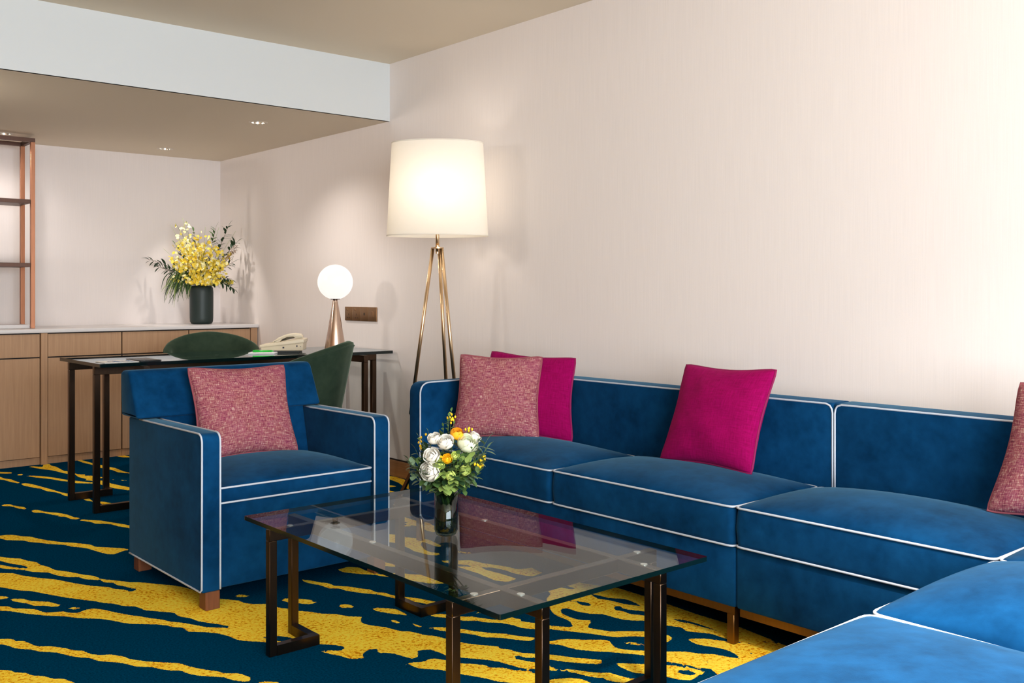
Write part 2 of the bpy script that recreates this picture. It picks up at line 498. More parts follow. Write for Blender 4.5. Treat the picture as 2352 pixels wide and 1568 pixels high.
STREAKS = [
[1.055,4.633,1.082,4.601,1.105,4.554,1.14,4.51,1.15,4.465,1.176,4.403,1.176,4.351,1.192,4.304,1.198,4.236,1.236,4.166,1.264,4.093,1.291,4.046,1.302,3.977,1.33,3.934,1.356,3.889,1.371,3.86,1.391,3.847,1.425,3.799,1.451,3.757,1.484,3.71,1.509,3.645,1.525,3.524,1.541,3.449,1.572,3.401,1.59,3.375,1.593,3.337,1.61,3.302,1.649,3.271,1.663,3.204,1.681,3.173,1.696,3.131,1.728,3.085,1.747,3.043,1.781,3.011,1.802,2.959,1.835,2.924,1.812,2.896,1.8,2.866,1.81,2.832,1.838,2.781,1.855,2.716,1.88,2.689,1.894,2.633,1.916,2.603,1.929,2.549,1.947,2.492,1.969,2.452,2.013,2.391,2.002,2.38,2.021,2.352,2.024,2.324,2.032,2.302,2.064,2.265,2.092,2.231,2.128,2.166,2.169,2.112,2.178,2.095,2.166,2.082,2.146,2.081,2.116,2.116,2.087,2.153,2.063,2.199,2.044,2.242,2.011,2.268,2.01,2.297,1.99,2.295,1.983,2.282,1.991,2.256,2.014,2.209,2.028,2.173,2.017,2.156,1.983,2.175,1.96,2.191,1.947,2.216,1.938,2.255,1.929,2.296,1.913,2.328,1.868,2.391,1.839,2.43,1.838,2.475,1.831,2.516,1.805,2.533,1.788,2.528,1.771,2.494,1.754,2.485,1.742,2.491,1.735,2.516,1.725,2.561,1.708,2.585,1.686,2.599,1.708,2.622,1.701,2.636,1.68,2.641,1.646,2.621,1.635,2.592,1.626,2.588,1.594,2.618,1.59,2.65,1.566,2.7,1.56,2.725,1.574,2.728,1.608,2.693,1.623,2.691,1.637,2.709,1.635,2.725,1.615,2.758,1.591,2.784,1.575,2.813,1.553,2.843,1.508,2.876,1.469,2.913,1.448,2.939,1.428,2.961,1.407,2.995,1.401,3.048,1.385,3.095,1.357,3.135,1.317,3.175,1.318,3.196,1.319,3.224,1.295,3.256,1.289,3.279,1.265,3.314,1.2,3.378,1.186,3.402,1.166,3.449,1.139,3.499,1.084,3.556,1.06,3.597,1.033,3.629,1.011,3.652,0.975,3.702,0.945,3.752,0.926,3.79,0.904,3.813,0.879,3.856],
[2.615,2.763,2.676,2.763,2.701,2.689,2.755,2.568,2.755,2.393,2.74,2.179,2.744,1.998,2.687,1.636,2.448,1.751,2.509,1.827,2.524,1.848,2.537,1.881,2.536,1.922,2.515,1.965,2.506,1.993,2.516,2.042,2.536,2.035,2.568,2.007,2.588,1.97,2.601,1.937,2.614,1.921,2.639,1.876,2.643,1.891,2.624,1.928,2.618,1.954,2.619,1.985,2.621,2.021,2.579,2.088,2.58,2.107,2.597,2.123,2.579,2.153,2.567,2.185,2.554,2.252,2.527,2.273,2.503,2.308,2.496,2.347,2.491,2.394,2.46,2.428,2.442,2.474,2.442,2.519,2.428,2.534,2.408,2.522,2.387,2.497,2.383,2.469,2.38,2.423,2.394,2.394,2.413,2.377,2.401,2.364,2.368,2.346,2.352,2.332,2.366,2.294,2.385,2.253,2.416,2.232,2.472,2.18,2.492,2.122,2.504,2.109,2.493,2.083,2.462,2.068,2.433,2.071,2.433,2.145,2.402,2.18,2.357,2.206,2.34,2.239,2.313,2.293,2.282,2.344,2.249,2.398,2.273,2.423,2.302,2.386,2.317,2.365,2.329,2.38,2.35,2.414,2.356,2.441,2.355,2.484,2.368,2.52,2.397,2.57,2.457,2.65,2.508,2.681,2.54,2.739,2.542,2.766],
[2.136,2.349,2.161,2.33,2.173,2.317,2.203,2.313,2.232,2.293,2.259,2.259,2.298,2.228,2.315,2.208,2.314,2.195,2.3,2.172,2.285,2.139,2.293,2.119,2.312,2.09,2.339,2.062,2.376,2.022,2.43,1.973,2.442,1.943,2.478,1.903,2.491,1.863,2.509,1.827,2.454,1.724,2.335,1.762,2.374,1.833,2.359,1.86,2.345,1.899,2.327,1.943,2.313,1.969,2.308,2.035,2.292,2.063,2.267,2.094,2.246,2.13,2.217,2.16,2.185,2.205,2.174,2.242,2.172,2.271,2.156,2.298,2.136,2.334],
[2.288,1.948,2.308,1.927,2.32,1.903,2.341,1.862,2.342,1.83,2.288,1.82,2.258,1.82,2.239,1.845,2.224,1.893,2.197,1.937,2.177,1.968,2.178,2.003,2.181,2.041,2.187,2.054,2.207,2.039,2.254,1.987],
[1.556,6.831,1.592,6.772,1.644,6.715,1.639,6.68,1.627,6.666,1.579,6.713,1.541,6.765],
[1.648,6.595,1.664,6.614,1.679,6.607,1.675,6.572,1.661,6.555,1.647,6.568],
[1.681,6.51,1.703,6.515,1.749,6.451,1.795,6.346,1.816,6.263,1.839,6.202,1.863,6.154,1.915,6.041,1.949,6.005,1.977,5.999,1.951,5.934,1.905,6.008,1.84,6.078,1.826,6.155,1.793,6.211,1.762,6.319,1.714,6.416],
[1.778,6.843,1.805,6.855,1.844,6.782,1.877,6.874,1.912,6.876,1.903,6.798,1.915,6.745,1.908,6.547,1.926,6.491,1.936,6.395,1.951,6.352,1.972,6.335,1.954,6.293,1.986,6.265,2.01,6.194,2.026,6.159,2.009,6.143,1.992,6.139,1.973,6.11,1.971,6.075,1.991,6.04,1.993,5.932,2.019,5.806,2.038,5.739,2.003,5.638,1.986,5.71,1.957,5.776,1.948,5.851,1.94,5.917,1.928,5.988,1.934,6.098,1.908,6.138,1.929,6.165,1.912,6.273,1.923,6.377,1.901,6.409,1.881,6.471,1.866,6.573,1.847,6.65,1.818,6.706,1.797,6.795],
[2.029,6.061,2.049,6.062,2.055,6.051,2.041,6.039],
[2.064,6.022,2.085,5.994,2.104,5.96,2.076,5.969],
[2.094,6.918,2.119,6.908,2.136,6.737,2.153,6.635,2.171,6.504,2.189,6.436,2.187,6.286,2.21,6.148,2.168,6.233,2.149,6.279,2.15,6.378,2.133,6.433,2.118,6.528,2.114,6.669,2.095,6.783],
[2.349,6.907,2.403,6.908,2.432,6.764,2.371,6.817],
[1.519,6.669,1.551,6.594,1.556,6.515,1.579,6.459,1.584,6.382,1.592,6.331,1.588,6.299,1.576,6.301,1.557,6.37,1.541,6.473,1.494,6.559],
[1.586,6.266,1.609,6.282,1.626,6.24,1.645,6.155,1.663,6.047,1.676,5.969,1.691,5.859,1.713,5.777,1.717,5.711,1.691,5.703,1.677,5.746,1.677,5.824,1.664,5.883,1.643,5.933,1.633,6.007,1.638,6.035,1.621,6.066,1.597,6.154,1.585,6.198],
[1.723,5.578,1.757,5.578,1.748,5.49,1.792,5.437,1.824,5.316,1.776,5.254,1.761,5.322,1.763,5.433,1.733,5.503],
[1.327,5.825,1.368,5.774,1.316,5.777],
[1.348,5.7,1.366,5.719,1.389,5.709,1.395,5.666,1.407,5.628,1.427,5.582,1.428,5.534,1.415,5.518,1.399,5.552,1.385,5.625,1.376,5.655,1.351,5.676],
[1.432,5.463,1.446,5.477,1.462,5.464,1.476,5.405,1.495,5.362,1.524,5.317,1.546,5.246,1.553,5.164,1.565,5.147,1.569,5.113,1.547,5.109,1.529,5.134,1.523,5.202,1.494,5.233,1.51,5.245,1.493,5.279,1.474,5.34,1.458,5.38,1.428,5.407],
[1.55,5.079,1.572,5.091,1.591,5.05,1.629,5.005,1.657,4.932,1.688,4.852,1.735,4.711,1.72,4.668,1.667,4.793,1.653,4.829,1.643,4.891,1.622,4.921,1.589,4.949,1.585,5],
[1.142,5.013,1.175,4.996,1.202,4.994,1.225,4.974,1.249,4.921,1.277,4.886,1.296,4.817,1.318,4.761,1.354,4.689,1.401,4.628,1.44,4.554,1.445,4.5,1.479,4.461,1.53,4.393,1.545,4.35,1.516,4.352,1.494,4.338,1.464,4.321,1.447,4.336,1.431,4.387,1.419,4.445,1.408,4.498,1.386,4.546,1.366,4.573,1.353,4.624,1.3,4.695,1.276,4.741,1.249,4.779,1.235,4.828,1.206,4.858,1.177,4.889,1.162,4.943,1.132,4.969],
[0.957,3.933,0.97,3.938,0.997,3.915,1.011,3.869,1.057,3.816,1.069,3.782,1.081,3.749,1.068,3.734,1.052,3.745,1.037,3.774,1.005,3.801,0.996,3.839,0.976,3.876,0.962,3.908],
[0.918,4.028,0.941,4.004,0.966,3.972,0.952,3.954,0.931,3.961,0.907,3.982],
[1.085,3.681,1.099,3.695,1.129,3.672,1.111,3.655],
[0.805,3.531,0.825,3.508,0.847,3.492,0.86,3.472,0.852,3.459,0.868,3.445,0.879,3.438,0.894,3.371,0.902,3.353,0.929,3.333,0.961,3.283,0.975,3.243,0.995,3.223,1.006,3.174,1.024,3.149,1.052,3.132,1.076,3.087,1.084,3.052,1.117,2.997,1.155,2.955,1.185,2.922,1.2,2.868,1.222,2.824,1.246,2.784,1.254,2.757,1.288,2.727,1.295,2.699,1.299,2.668,1.287,2.655,1.27,2.661,1.251,2.692,1.241,2.729,1.215,2.76,1.188,2.792,1.171,2.83,1.165,2.864,1.14,2.884,1.121,2.92,1.111,2.945,1.073,2.984,1.067,3.005,1.053,3.039,1.035,3.063,1.007,3.097,0.991,3.146,0.967,3.174,0.951,3.205,0.928,3.261,0.89,3.306,0.874,3.343,0.849,3.371,0.836,3.395,0.834,3.412,0.822,3.443,0.813,3.456,0.794,3.483],
[0.739,3.242,0.757,3.219,0.777,3.202,0.787,3.171,0.81,3.143,0.819,3.111,0.842,3.086,0.856,3.047,0.88,3.028,0.889,2.997,0.896,2.972,0.892,2.926,0.696,3.055],
[1.3,2.627,1.319,2.623,1.345,2.592,1.334,2.544,1.277,2.593],
[1.89,3.462,1.908,3.442,1.93,3.378,1.949,3.346,1.949,3.302,1.985,3.259,2.009,3.205,2.027,3.172,2.027,3.126,2.05,3.102,2.049,3.071,2.062,3.033,2.103,2.966,2.115,2.927,2.135,2.877,2.095,2.873,2.069,2.945,2.044,3.007,2.031,3.045,2.018,3.098,1.984,3.149,1.951,3.219,1.947,3.259,1.918,3.284,1.911,3.345,1.892,3.395,1.888,3.422],
[1.711,3.274,1.732,3.287,1.738,3.278,1.771,3.243,1.796,3.204,1.787,3.195,1.799,3.168,1.771,3.163,1.754,3.18,1.736,3.212,1.716,3.24],
[1.833,3.077,1.852,3.092,1.871,3.073,1.878,3.034,1.864,3.031,1.833,3.054],
[1.905,2.969,1.923,2.98,1.954,2.943,1.972,2.915,1.97,2.857,1.968,2.828,1.954,2.847,1.929,2.892,1.911,2.933],
[1.889,2.836,1.897,2.829,1.908,2.79,1.893,2.785,1.884,2.805],
[1.916,2.76,1.927,2.756,1.94,2.702,1.929,2.7,1.918,2.73],
[1.943,2.682,1.968,2.674,1.998,2.635,2.026,2.593,2.042,2.555,2.074,2.502,2.103,2.469,2.122,2.425,2.153,2.377,2.138,2.364,2.118,2.367,2.094,2.404,2.068,2.45,2.028,2.491,2.021,2.529,2.003,2.563,1.976,2.606,1.958,2.636],
[2.021,2.782,2.054,2.778,2.081,2.745,2.104,2.692,2.128,2.674,2.138,2.651,2.164,2.599,2.195,2.589,2.216,2.602,2.229,2.594,2.227,2.568,2.238,2.54,2.224,2.529,2.237,2.5,2.256,2.472,2.275,2.421,2.251,2.396,2.216,2.429,2.195,2.453,2.18,2.48,2.179,2.513,2.161,2.56,2.12,2.604,2.118,2.626,2.079,2.66,2.058,2.714,2.029,2.757],
[2.341,2.159,2.354,2.156,2.372,2.125,2.379,2.098,2.367,2.093,2.35,2.123,2.339,2.142],
[2.008,2.195,2.024,2.158,2.027,2.129,2.054,2.11,2.079,2.061,2.098,2.034,2.122,2.013,2.128,1.984,2.133,1.953,2.152,1.926,2.119,1.923,2.095,1.936,2.074,1.983,2.087,1.994,2.066,2.012,2.053,2.044,2.043,2.08,2.032,2.106,2.003,2.136,1.992,2.177],
[1.7,2.461,1.724,2.466,1.739,2.453,1.758,2.444,1.78,2.452,1.798,2.442,1.819,2.4,1.838,2.353,1.861,2.329,1.881,2.3,1.878,2.276,1.908,2.25,1.919,2.213,1.949,2.178,1.95,2.137,1.946,2.09,1.898,2.056,1.857,2.141,1.827,2.184,1.817,2.222,1.802,2.255,1.785,2.285,1.767,2.331,1.755,2.362,1.728,2.392,1.712,2.414,1.709,2.444],
[1.951,2.094,1.979,2.078,2.008,2.062,2.025,2.034,2.028,2.002,2.011,1.959,1.908,2.048],
[2.805,4.126,2.814,4.081,2.809,4.016,2.812,3.958,2.833,3.904,2.818,3.846,2.795,3.762,2.736,3.734,2.732,3.782,2.749,3.859,2.743,3.922,2.726,3.972,2.761,3.966,2.746,4.039],
[2.691,3.955,2.745,3.926,2.731,3.898,2.676,3.933],
[2.544,3.867,2.584,3.8,2.583,3.747,2.615,3.688,2.639,3.636,2.629,3.572,2.621,3.519,2.602,3.496,2.593,3.523,2.595,3.591,2.598,3.629,2.561,3.591,2.522,3.507,2.518,3.453,2.538,3.417,2.514,3.391,2.486,3.425,2.473,3.52,2.484,3.568,2.489,3.643,2.488,3.694,2.464,3.746],
[2.276,3.461,2.286,3.427,2.295,3.376,2.321,3.303,2.335,3.232,2.331,3.211,2.308,3.224,2.299,3.272,2.281,3.355,2.244,3.412],
[2.144,3.317,2.178,3.312,2.235,3.287,2.257,3.243,2.303,3.187,2.34,3.179,2.356,3.157,2.349,3.108,2.332,3.068,2.3,3.043,2.26,3.07,2.244,3.091,2.216,3.154,2.2,3.237,2.181,3.253,2.161,3.286],
[2.597,3.48,2.617,3.396,2.652,3.318,2.626,3.331,2.594,3.397],
[2.528,3.388,2.565,3.328,2.585,3.293,2.557,3.317],
[2.472,3.319,2.524,3.274,2.569,3.244,2.582,3.171,2.621,3.077,2.632,3.009,2.668,2.995,2.69,2.993,2.673,2.908,2.614,2.895,2.598,2.917,2.582,2.978,2.584,3.034,2.568,3.098,2.538,3.132,2.528,3.091,2.539,3.008,2.542,2.91,2.485,2.905,2.462,2.956,2.473,3.065,2.47,3.132,2.467,3.202,2.455,3.229,2.517,3.154,2.52,3.181,2.491,3.232,2.466,3.289],
[2.327,3.019,2.348,2.964,2.345,2.908,2.323,2.92,2.296,2.979],
[2.167,2.724,2.179,2.701,2.176,2.666,2.161,2.692],
[3.371,5.087,3.384,5.001,3.376,4.897,3.323,4.783,3.217,4.622,3.26,4.751,3.293,4.844,3.316,5.004],
[3.204,4.834,3.222,4.784,3.219,4.753,3.161,4.769],
[3.119,4.706,3.133,4.63,3.078,4.645],
[2.071,3.485,2.128,3.495,2.155,3.454,2.152,3.399,2.168,3.328,2.174,3.259,2.158,3.313,2.112,3.369,2.072,3.436],
[1.594,3.43,1.626,3.443,1.65,3.395,1.622,3.399]]
GAPS = [
[1.038,4.558,1.065,4.53,1.088,4.453,1.116,4.399,1.13,4.349,1.12,4.336,1.098,4.359,1.076,4.403,1.05,4.465,1.027,4.506],
[1.014,4.449,1.038,4.415,1.054,4.377,1.104,4.317,1.123,4.264,1.167,4.214,1.182,4.152,1.207,4.095,1.24,4.07,1.25,4.022,1.291,3.968,1.294,3.927,1.32,3.897,1.318,3.861,1.334,3.825,1.345,3.787,1.362,3.757,1.341,3.739,1.329,3.742,1.316,3.761,1.327,3.769,1.294,3.819,1.286,3.852,1.241,3.913,1.201,3.993,1.164,4.089,1.118,4.156,1.076,4.24,1.058,4.295,1.019,4.333,0.993,4.359],
[0.948,4.159,0.97,4.125,1.016,4.031,1.045,3.998,1.083,3.91,1.121,3.828,1.16,3.757,1.186,3.717,1.208,3.666,1.232,3.635,1.25,3.584,1.278,3.556,1.287,3.516,1.29,3.489,1.327,3.437,1.359,3.391,1.355,3.37,1.356,3.344,1.379,3.295,1.385,3.254,1.406,3.212,1.428,3.173,1.444,3.133,1.433,3.12,1.408,3.147,1.382,3.175,1.363,3.22,1.338,3.271,1.31,3.313,1.3,3.345,1.272,3.393,1.25,3.436,1.232,3.467,1.198,3.543,1.182,3.588,1.158,3.628,1.13,3.633,1.101,3.614,1.078,3.634,1.065,3.664,1.046,3.674,1.015,3.691,1.007,3.714,0.999,3.755,0.975,3.783,0.941,3.819,0.932,3.855,0.911,3.876,0.888,3.899],
[1.479,2.959,1.493,2.961,1.526,2.94,1.547,2.906,1.555,2.877,1.524,2.878,1.504,2.898,1.493,2.921],
[2.621,2.598,2.609,2.553,2.603,2.524,2.622,2.487,2.629,2.428,2.65,2.384,2.662,2.354,2.673,2.416,2.678,2.452,2.661,2.48,2.641,2.505,2.633,2.553],
[2.501,2.598,2.519,2.587,2.527,2.549,2.542,2.52,2.535,2.489,2.516,2.49,2.504,2.516,2.51,2.544,2.506,2.574],
[2.598,2.77,2.614,2.757,2.627,2.723,2.627,2.679,2.625,2.663,2.608,2.674,2.595,2.713,2.589,2.755],
[2.572,2.419,2.592,2.427,2.604,2.417,2.592,2.395,2.593,2.375,2.626,2.315,2.626,2.235,2.625,2.227,2.612,2.223,2.592,2.286,2.584,2.305,2.565,2.328,2.568,2.372,2.555,2.396],
[2.637,2.202,2.654,2.187,2.663,2.137,2.666,2.083,2.664,2.028,2.671,1.994,2.657,2.023,2.652,2.073,2.646,2.123,2.633,2.17],
[2.688,1.872,2.702,1.857,2.71,1.822,2.685,1.854],
[2.572,1.84,2.585,1.825,2.559,1.823],
[2.414,1.91,2.417,1.897,2.423,1.869,2.427,1.854,2.409,1.867,2.407,1.89],
[2.276,1.895,2.301,1.888,2.313,1.873,2.316,1.834,2.291,1.839,2.277,1.868]]
# ------------------------------------------------------------------ floor with its tufted streak pattern
X0, X1, Y0, Y1 = -2.6, 3.4, -2.0, 7.55
ZC, ZS, YF = 2.545, 2.19, 5.095          # ceiling, soffit under the bulkhead, face of the bulkhead

def signed_dist(px, py, poly):
    P = np.array(poly, dtype=np.float64).reshape(-1, 2)
    best = np.full(px.shape, 1e9); inside = np.zeros(px.shape, bool)
    for i in range(len(P)):
        a, b = P[i], P[(i + 1) % len(P)]
        d = b - a
        L = max(d @ d, 1e-12)
        t = np.clip(((px - a[0]) * d[0] + (py - a[1]) * d[1]) / L, 0, 1)
        best = np.minimum(best, (px - a[0] - t * d[0]) ** 2 + (py - a[1] - t * d[1]) ** 2)
        c = (a[1] > py) != (b[1] > py)
        with np.errstate(divide='ignore', invalid='ignore'):
            xi = a[0] + (py - a[1]) / (b[1] - a[1] if b[1] != a[1] else 1e-12) * d[0]
        inside ^= c & (px < xi)
    s = np.sqrt(best)
    return np.where(inside, s, -s)

def carpet():
    st = 0.0165
    nx = int((X1 - X0) / st) + 1; ny = int((Y1 - Y0) / st) + 1
    xs = np.linspace(X0, X1, nx); ys = np.linspace(Y0, Y1, ny)
    gx, gy = np.meshgrid(xs, ys)
    pat = np.full(gx.shape, -0.08)
    def apply(poly, add):
        P = np.array(poly).reshape(-1, 2); m = 0.085
        i0, i1 = np.searchsorted(xs, [P[:, 0].min() - m, P[:, 0].max() + m])
        j0, j1 = np.searchsorted(ys, [P[:, 1].min() - m, P[:, 1].max() + m])
        s = np.clip(signed_dist(gx[j0:j1, i0:i1], gy[j0:j1, i0:i1], poly), -0.08, 0.08)
        if add:
            pat[j0:j1, i0:i1] = np.maximum(pat[j0:j1, i0:i1], s)
        else:
            pat[j0:j1, i0:i1] = np.minimum(pat[j0:j1, i0:i1], -s)
    for p in STREAKS[:4]:
        apply(p, True)
    for p in GAPS:
        apply(p, False)
    for p in STREAKS[4:]:
        apply(p, True)
    # the same kind of streaks go on over the rest of the room
    al = 0.46 * gx - 0.888 * gy; pe = 0.888 * gx + 0.46 * gy
    v = (np.sin(pe * 13 + 2.2 * np.sin(al * 0.9 + pe * 1.7)) + 0.7 * np.sin(pe * 27 + 1.9 * np.sin(al * 1.7 + 1.3)) + 0.9 * np.sin(al * 2.3 + 2.5 * np.sin(pe * 2.1)))
    rest = np.clip((v - 0.75) * 0.03, -0.08, 0.08)
    r1 = gx * FW.x + gy * FW.y; r2 = gx * RT.x + gy * RT.y
    wgt = np.clip(np.minimum(r1 - 2.76, 0.545 * r1 - np.abs(r2)) / 0.22 + 1, 0, 1)
    pat = pat * wgt + rest * (1 - wgt)
    V = np.stack([gx.ravel(), gy.ravel(), np.zeros(gx.size)], 1)
    idx = np.arange(gx.size).reshape(ny, nx)
    Q = np.stack([idx[:-1, :-1].ravel(), idx[:-1, 1:].ravel(), idx[1:, 1:].ravel(), idx[1:, :-1].ravel()], 1)
    me = bpy.data.meshes.new('floor')
    me.vertices.add(len(V)); me.vertices.foreach_set('co', V.astype(np.float32).ravel())
    me.loops.add(Q.size); me.loops.foreach_set('vertex_index', Q.ravel().astype(np.int32))
    me.polygons.add(len(Q)); me.polygons.foreach_set('loop_start', np.arange(0, Q.size, 4, dtype=np.int32))
    me.update(calc_edges=True)
    at = me.attributes.new('streak', 'FLOAT', 'POINT')
    at.data.foreach_set('value', pat.ravel().astype(np.float32))
    m, nt, p = nodes_of('carpet_tufted')
    a = nt.nodes.new('ShaderNodeAttribute'); a.attribute_name = 'streak'
    w = coords(nt, (1, 1, 1), 'World')
    e = noise_tex(nt, w, 190.0, 2.0, 0.6)
    f = math_n(nt, 'ADD', a.outputs['Fac'], math_n(nt, 'MULTIPLY', math_n(nt, 'SUBTRACT', e, 0.5), 0.012))
    msk = math_n(nt, 'GREATER_THAN', f, 0.0)
    sp = noise_tex(nt, w, 85.0, 3.0, 0.7)
    big = noise_tex(nt, w, 9.0, 2.0, 0.5)
    yf = math_n(nt, 'ADD', math_n(nt, 'MULTIPLY', sp, 0.8), math_n(nt, 'MULTIPLY', big, 0.2))
    yel = ramp(nt, yf, [(0.39, lin(208, 124, 10)), (0.455, lin(254, 200, 46)), (0.57, lin(255, 226, 78))])
    nav = ramp(nt, noise_tex(nt, w, 160.0, 3.0, 0.7), [(0.30, lin(0, 38, 64)), (0.70, lin(0, 68, 102))])
    nt.links.new(mixc(nt, msk, nav, yel), p.inputs['Base Color'])
    p.inputs['Roughness'].default_value = 0.95
    p.inputs['Specular IOR Level'].default_value = 0.0
    p.inputs['Sheen Weight'].default_value = 0.0
    bump(nt, p, noise_tex(nt, w, 330.0, 2.0, 0.6), 0.5, 0.004)
    return struct(link('floor', me, None, m, False, recenter=False))
carpet()

# ------------------------------------------------------------------ room shell
struct(box('wall_right', X1, X1 + 0.1, Y0 - 0.1, Y1 + 0.1, 0, 2.62, M_WALL))
struct(box('wall_back', X0, X1, Y1, Y1 + 0.1, 0, 2.62, M_WALLB))
struct(box('wall_left', X0 - 0.1, X0, Y0 - 0.1, Y1 + 0.1, 0, 2.62, M_WOOD))  # unseen side; dark wood picked to cut light bounced from the left
bm = bmesh.new()
WX0, WX1, WZ0, WZ1 = -1.40, 2.40, 0.45, 2.42
for b in ((X0, WX0, 0, 2.62), (WX1, X1, 0, 2.62), (WX0, WX1, 0, WZ0), (WX0, WX1, WZ1, 2.62)):
    bm_box(bm, b[0], b[1], Y0 - 0.1, Y0, b[2], b[3])
struct(bm_to('wall_front', bm, M_WALLB))
win = struct(thing('window_1', 'wide daylight window in the wall facing the bulkhead', 'window', ((WX0 + WX1) / 2, Y0 - 0.05, WZ0)))
del win['category']
fr = pmat('window_frame_white', lin(230, 230, 228), 0.4)
pane_m = clear_glass('window_pane_glass', (0.97, 0.98, 0.98), 1.0)
wd = (WX1 - WX0) / 3
for i in range(3):
    a, b = WX0 + i * wd, WX0 + (i + 1) * wd
    bm = bmesh.new()
    for q in ((a, a + 0.04, WZ0, WZ1), (b - 0.04, b, WZ0, WZ1), (a + 0.04, b - 0.04, WZ0, WZ0 + 0.04), (a + 0.04, b - 0.04, WZ1 - 0.04, WZ1)):
        bm_box(bm, q[0], q[1], Y0 - 0.08, Y0 - 0.03, q[2], q[3])
    f_ = bm_to('window_frame', bm, fr, win)
    box('pane', a + 0.04, b - 0.04, Y0 - 0.058, Y0 - 0.052, WZ0 + 0.04, WZ1 - 0.04, pane_m, f_)

ce = struct(box('ceiling', X0, X1, Y0, YF + 0.02, ZC, ZC + 0.06, M_CEIL))
box('bulkhead_fascia', X0, X1, YF, YF + 0.02, ZS, ZC, M_FASCIA, ce)
DL = [(2.80, 5.663), (2.79, 7.14), (1.71, 7.158), (0.60, 5.663), (0.60, 7.158)]  # last two are unseen, added to brighten the right wall
bm = bmesh.new()
def loop(pts):
    vs = [bm.verts.new((p[0], p[1], ZS)) for p in pts]
    return [bm.edges.new((vs[i], vs[(i + 1) % len(vs)])) for i in range(len(vs))]
es = loop([(X0, YF + 0.0), (X1, YF + 0.0), (X1, Y1), (X0, Y1)])
for c in DL:
    es += loop([(c[0] + 0.043 * math.cos(2 * PI * k / 28), c[1] + 0.043 * math.sin(2 * PI * k / 28)) for k in range(28)])
bmesh.ops.triangle_fill(bm, edges=es, use_beauty=True)
bm_to('bulkhead_soffit', bm, M_CEIL, ce)
struct(box('baseboard_right', X1 - 0.014, X1, Y0, Y1 - 0.69, 0, 0.098, M_WOODB, None, 0.001, 1))
struct(box('shadow_gap_strip', X1 - 0.008, X1, Y0, Y1 - 0.69, 0.098, 0.106, M_DARK))  # dark strip standing in for the shade in the gap above the baseboard

# recessed downlights, each with its own lamp, the last two added as unseen fill
M_RING = pmat('downlight_ring', lin(214, 200, 184), 0.35, 0.4)
M_CUP = pmat('downlight_reflector', lin(235, 235, 230), 0.15, 0.9)
M_LAMP = emit('downlight_lamp', (1.0, 0.86, 0.66), 9.0)
DLAB = ['round recessed downlight in the soffit nearest the fascia, above the desk',
        'round recessed downlight in the soffit above the yellow flowers',
        'round recessed downlight in the soffit above the copper shelf',
        'added round recessed downlight in the soffit near the fascia, left of the desk',
        'added round recessed downlight in the soffit left of the copper shelf']
DTGT = [(2.75, 5.45, 0), (3.06, 7.20, 1.2), (1.80, 7.20, 0), (3.40, 5.30, 1.35), (3.15, 7.20, 1.30)]
DPOW = [34, 24, 14, 64, 28]
WARM = (1.0, 0.93, 0.86)
for c, l, t, pw in zip(DL, DLAB, DTGT, DPOW):
    d = thing('downlight', l, 'downlight', (c[0], c[1], ZS), 'downlights in the soffit')
    mesh('trim_ring', lathe([(0.043, 0.001), (0.044, -0.004), (0.056, -0.003), (0.058, 0.0)], (c[0], c[1], ZS), 32, False, False), M_RING, d, True)
    mesh('reflector', lathe([(0.0425, -0.003), (0.040, 0.02), (0.028, 0.055)], (c[0], c[1], ZS), 32, False, True), M_CUP, d, True)
    mesh('lamp', lathe([(0.016, 0.052), (0.020, 0.046), (0.014, 0.038)], (c[0], c[1], ZS), 20, True, True), M_LAMP, d, True)
    spot_light('downlight_spot', (c[0], c[1], ZS - 0.010), t, pw, WARM, 60 if pw == 24 else 85 if pw == 28 else 135, 0.5 if pw == 24 else 1.0, 0.18 if pw == 64 else 0.022)

# unseen ceiling spotlights, added to brighten the near seats and the sofa corner
for (x, y), l, tg, pw, an in (((1.50, 0.72), 'added white cylinder spotlight on the ceiling above the seat nearest the camera', (1.78, 0.80, 0), 520, 70),
                              ((1.05, 0.30), 'added white cylinder spotlight on the ceiling aimed at the sofa corner', (2.95, 1.22, 0.50), 95, 40)):
    d = thing('added_spotlight', l, 'spotlight', (x, y, ZC - 0.09), 'added spotlights on the main ceiling')
    mesh('housing', lathe([(0.036, -0.004), (0.045, -0.004), (0.045, 0.09), (0.030, 0.09), (0.030, 0.03), (0.036, 0.0)], (x, y, ZC - 0.09), 32, False, False), M_FASCIA, d, True)
    mesh('lens', lathe([(0.034, 0.002), (0.030, 0.004)], (x, y, ZC - 0.09), 24), M_LAMP, d, True)
    spot_light('added_fill_spot', (x, y, ZC - 0.10), tg, pw, (1.0, 0.95, 0.90), an, 1.0, 0.06)

# ------------------------------------------------------------------ sideboard
YC = 6.88
def unit(a, b, label, double=False):
    t = thing('sideboard_cabinet', label, 'cabinet', ((a + b) / 2, 7.2, 0), 'oak cabinets under the stone counter')
    box('carcass', a, b, YC + 0.02, Y1 - 0.01, 0.05, 0.862, M_DARK, t)  # black body puts the shade into the gaps between the fronts
    box('drawer_front', a + 0.003, b - 0.003, YC, YC + 0.019, 0.706, 0.856, M_WOOD, t, 0.001, 1)
    box('door', a + 0.003, b - 0.003, YC, YC + 0.019, 0.050, 0.698, M_WOOD, t, 0.001, 1)
    box('plinth', a, b, YC + 0.012, Y1 - 0.03, 0.0, 0.046, M_WOOD, t)
    return t
unit(0.60, 1.198, 'oak veneer cabinet at the far left end of the sideboard')
unit(1.20, 1.858, 'oak veneer cabinet under the copper shelf, left of the slim upright divider')
unit(1.902, 2.383, 'oak veneer cabinet beside the slim upright divider, behind the dark desk legs')
unit(2.385, 2.859, 'oak veneer cabinet behind the armchair, second from the corner wall')
unit(2.861, 3.338, 'oak veneer cabinet under the green vase, next to the corner wall')
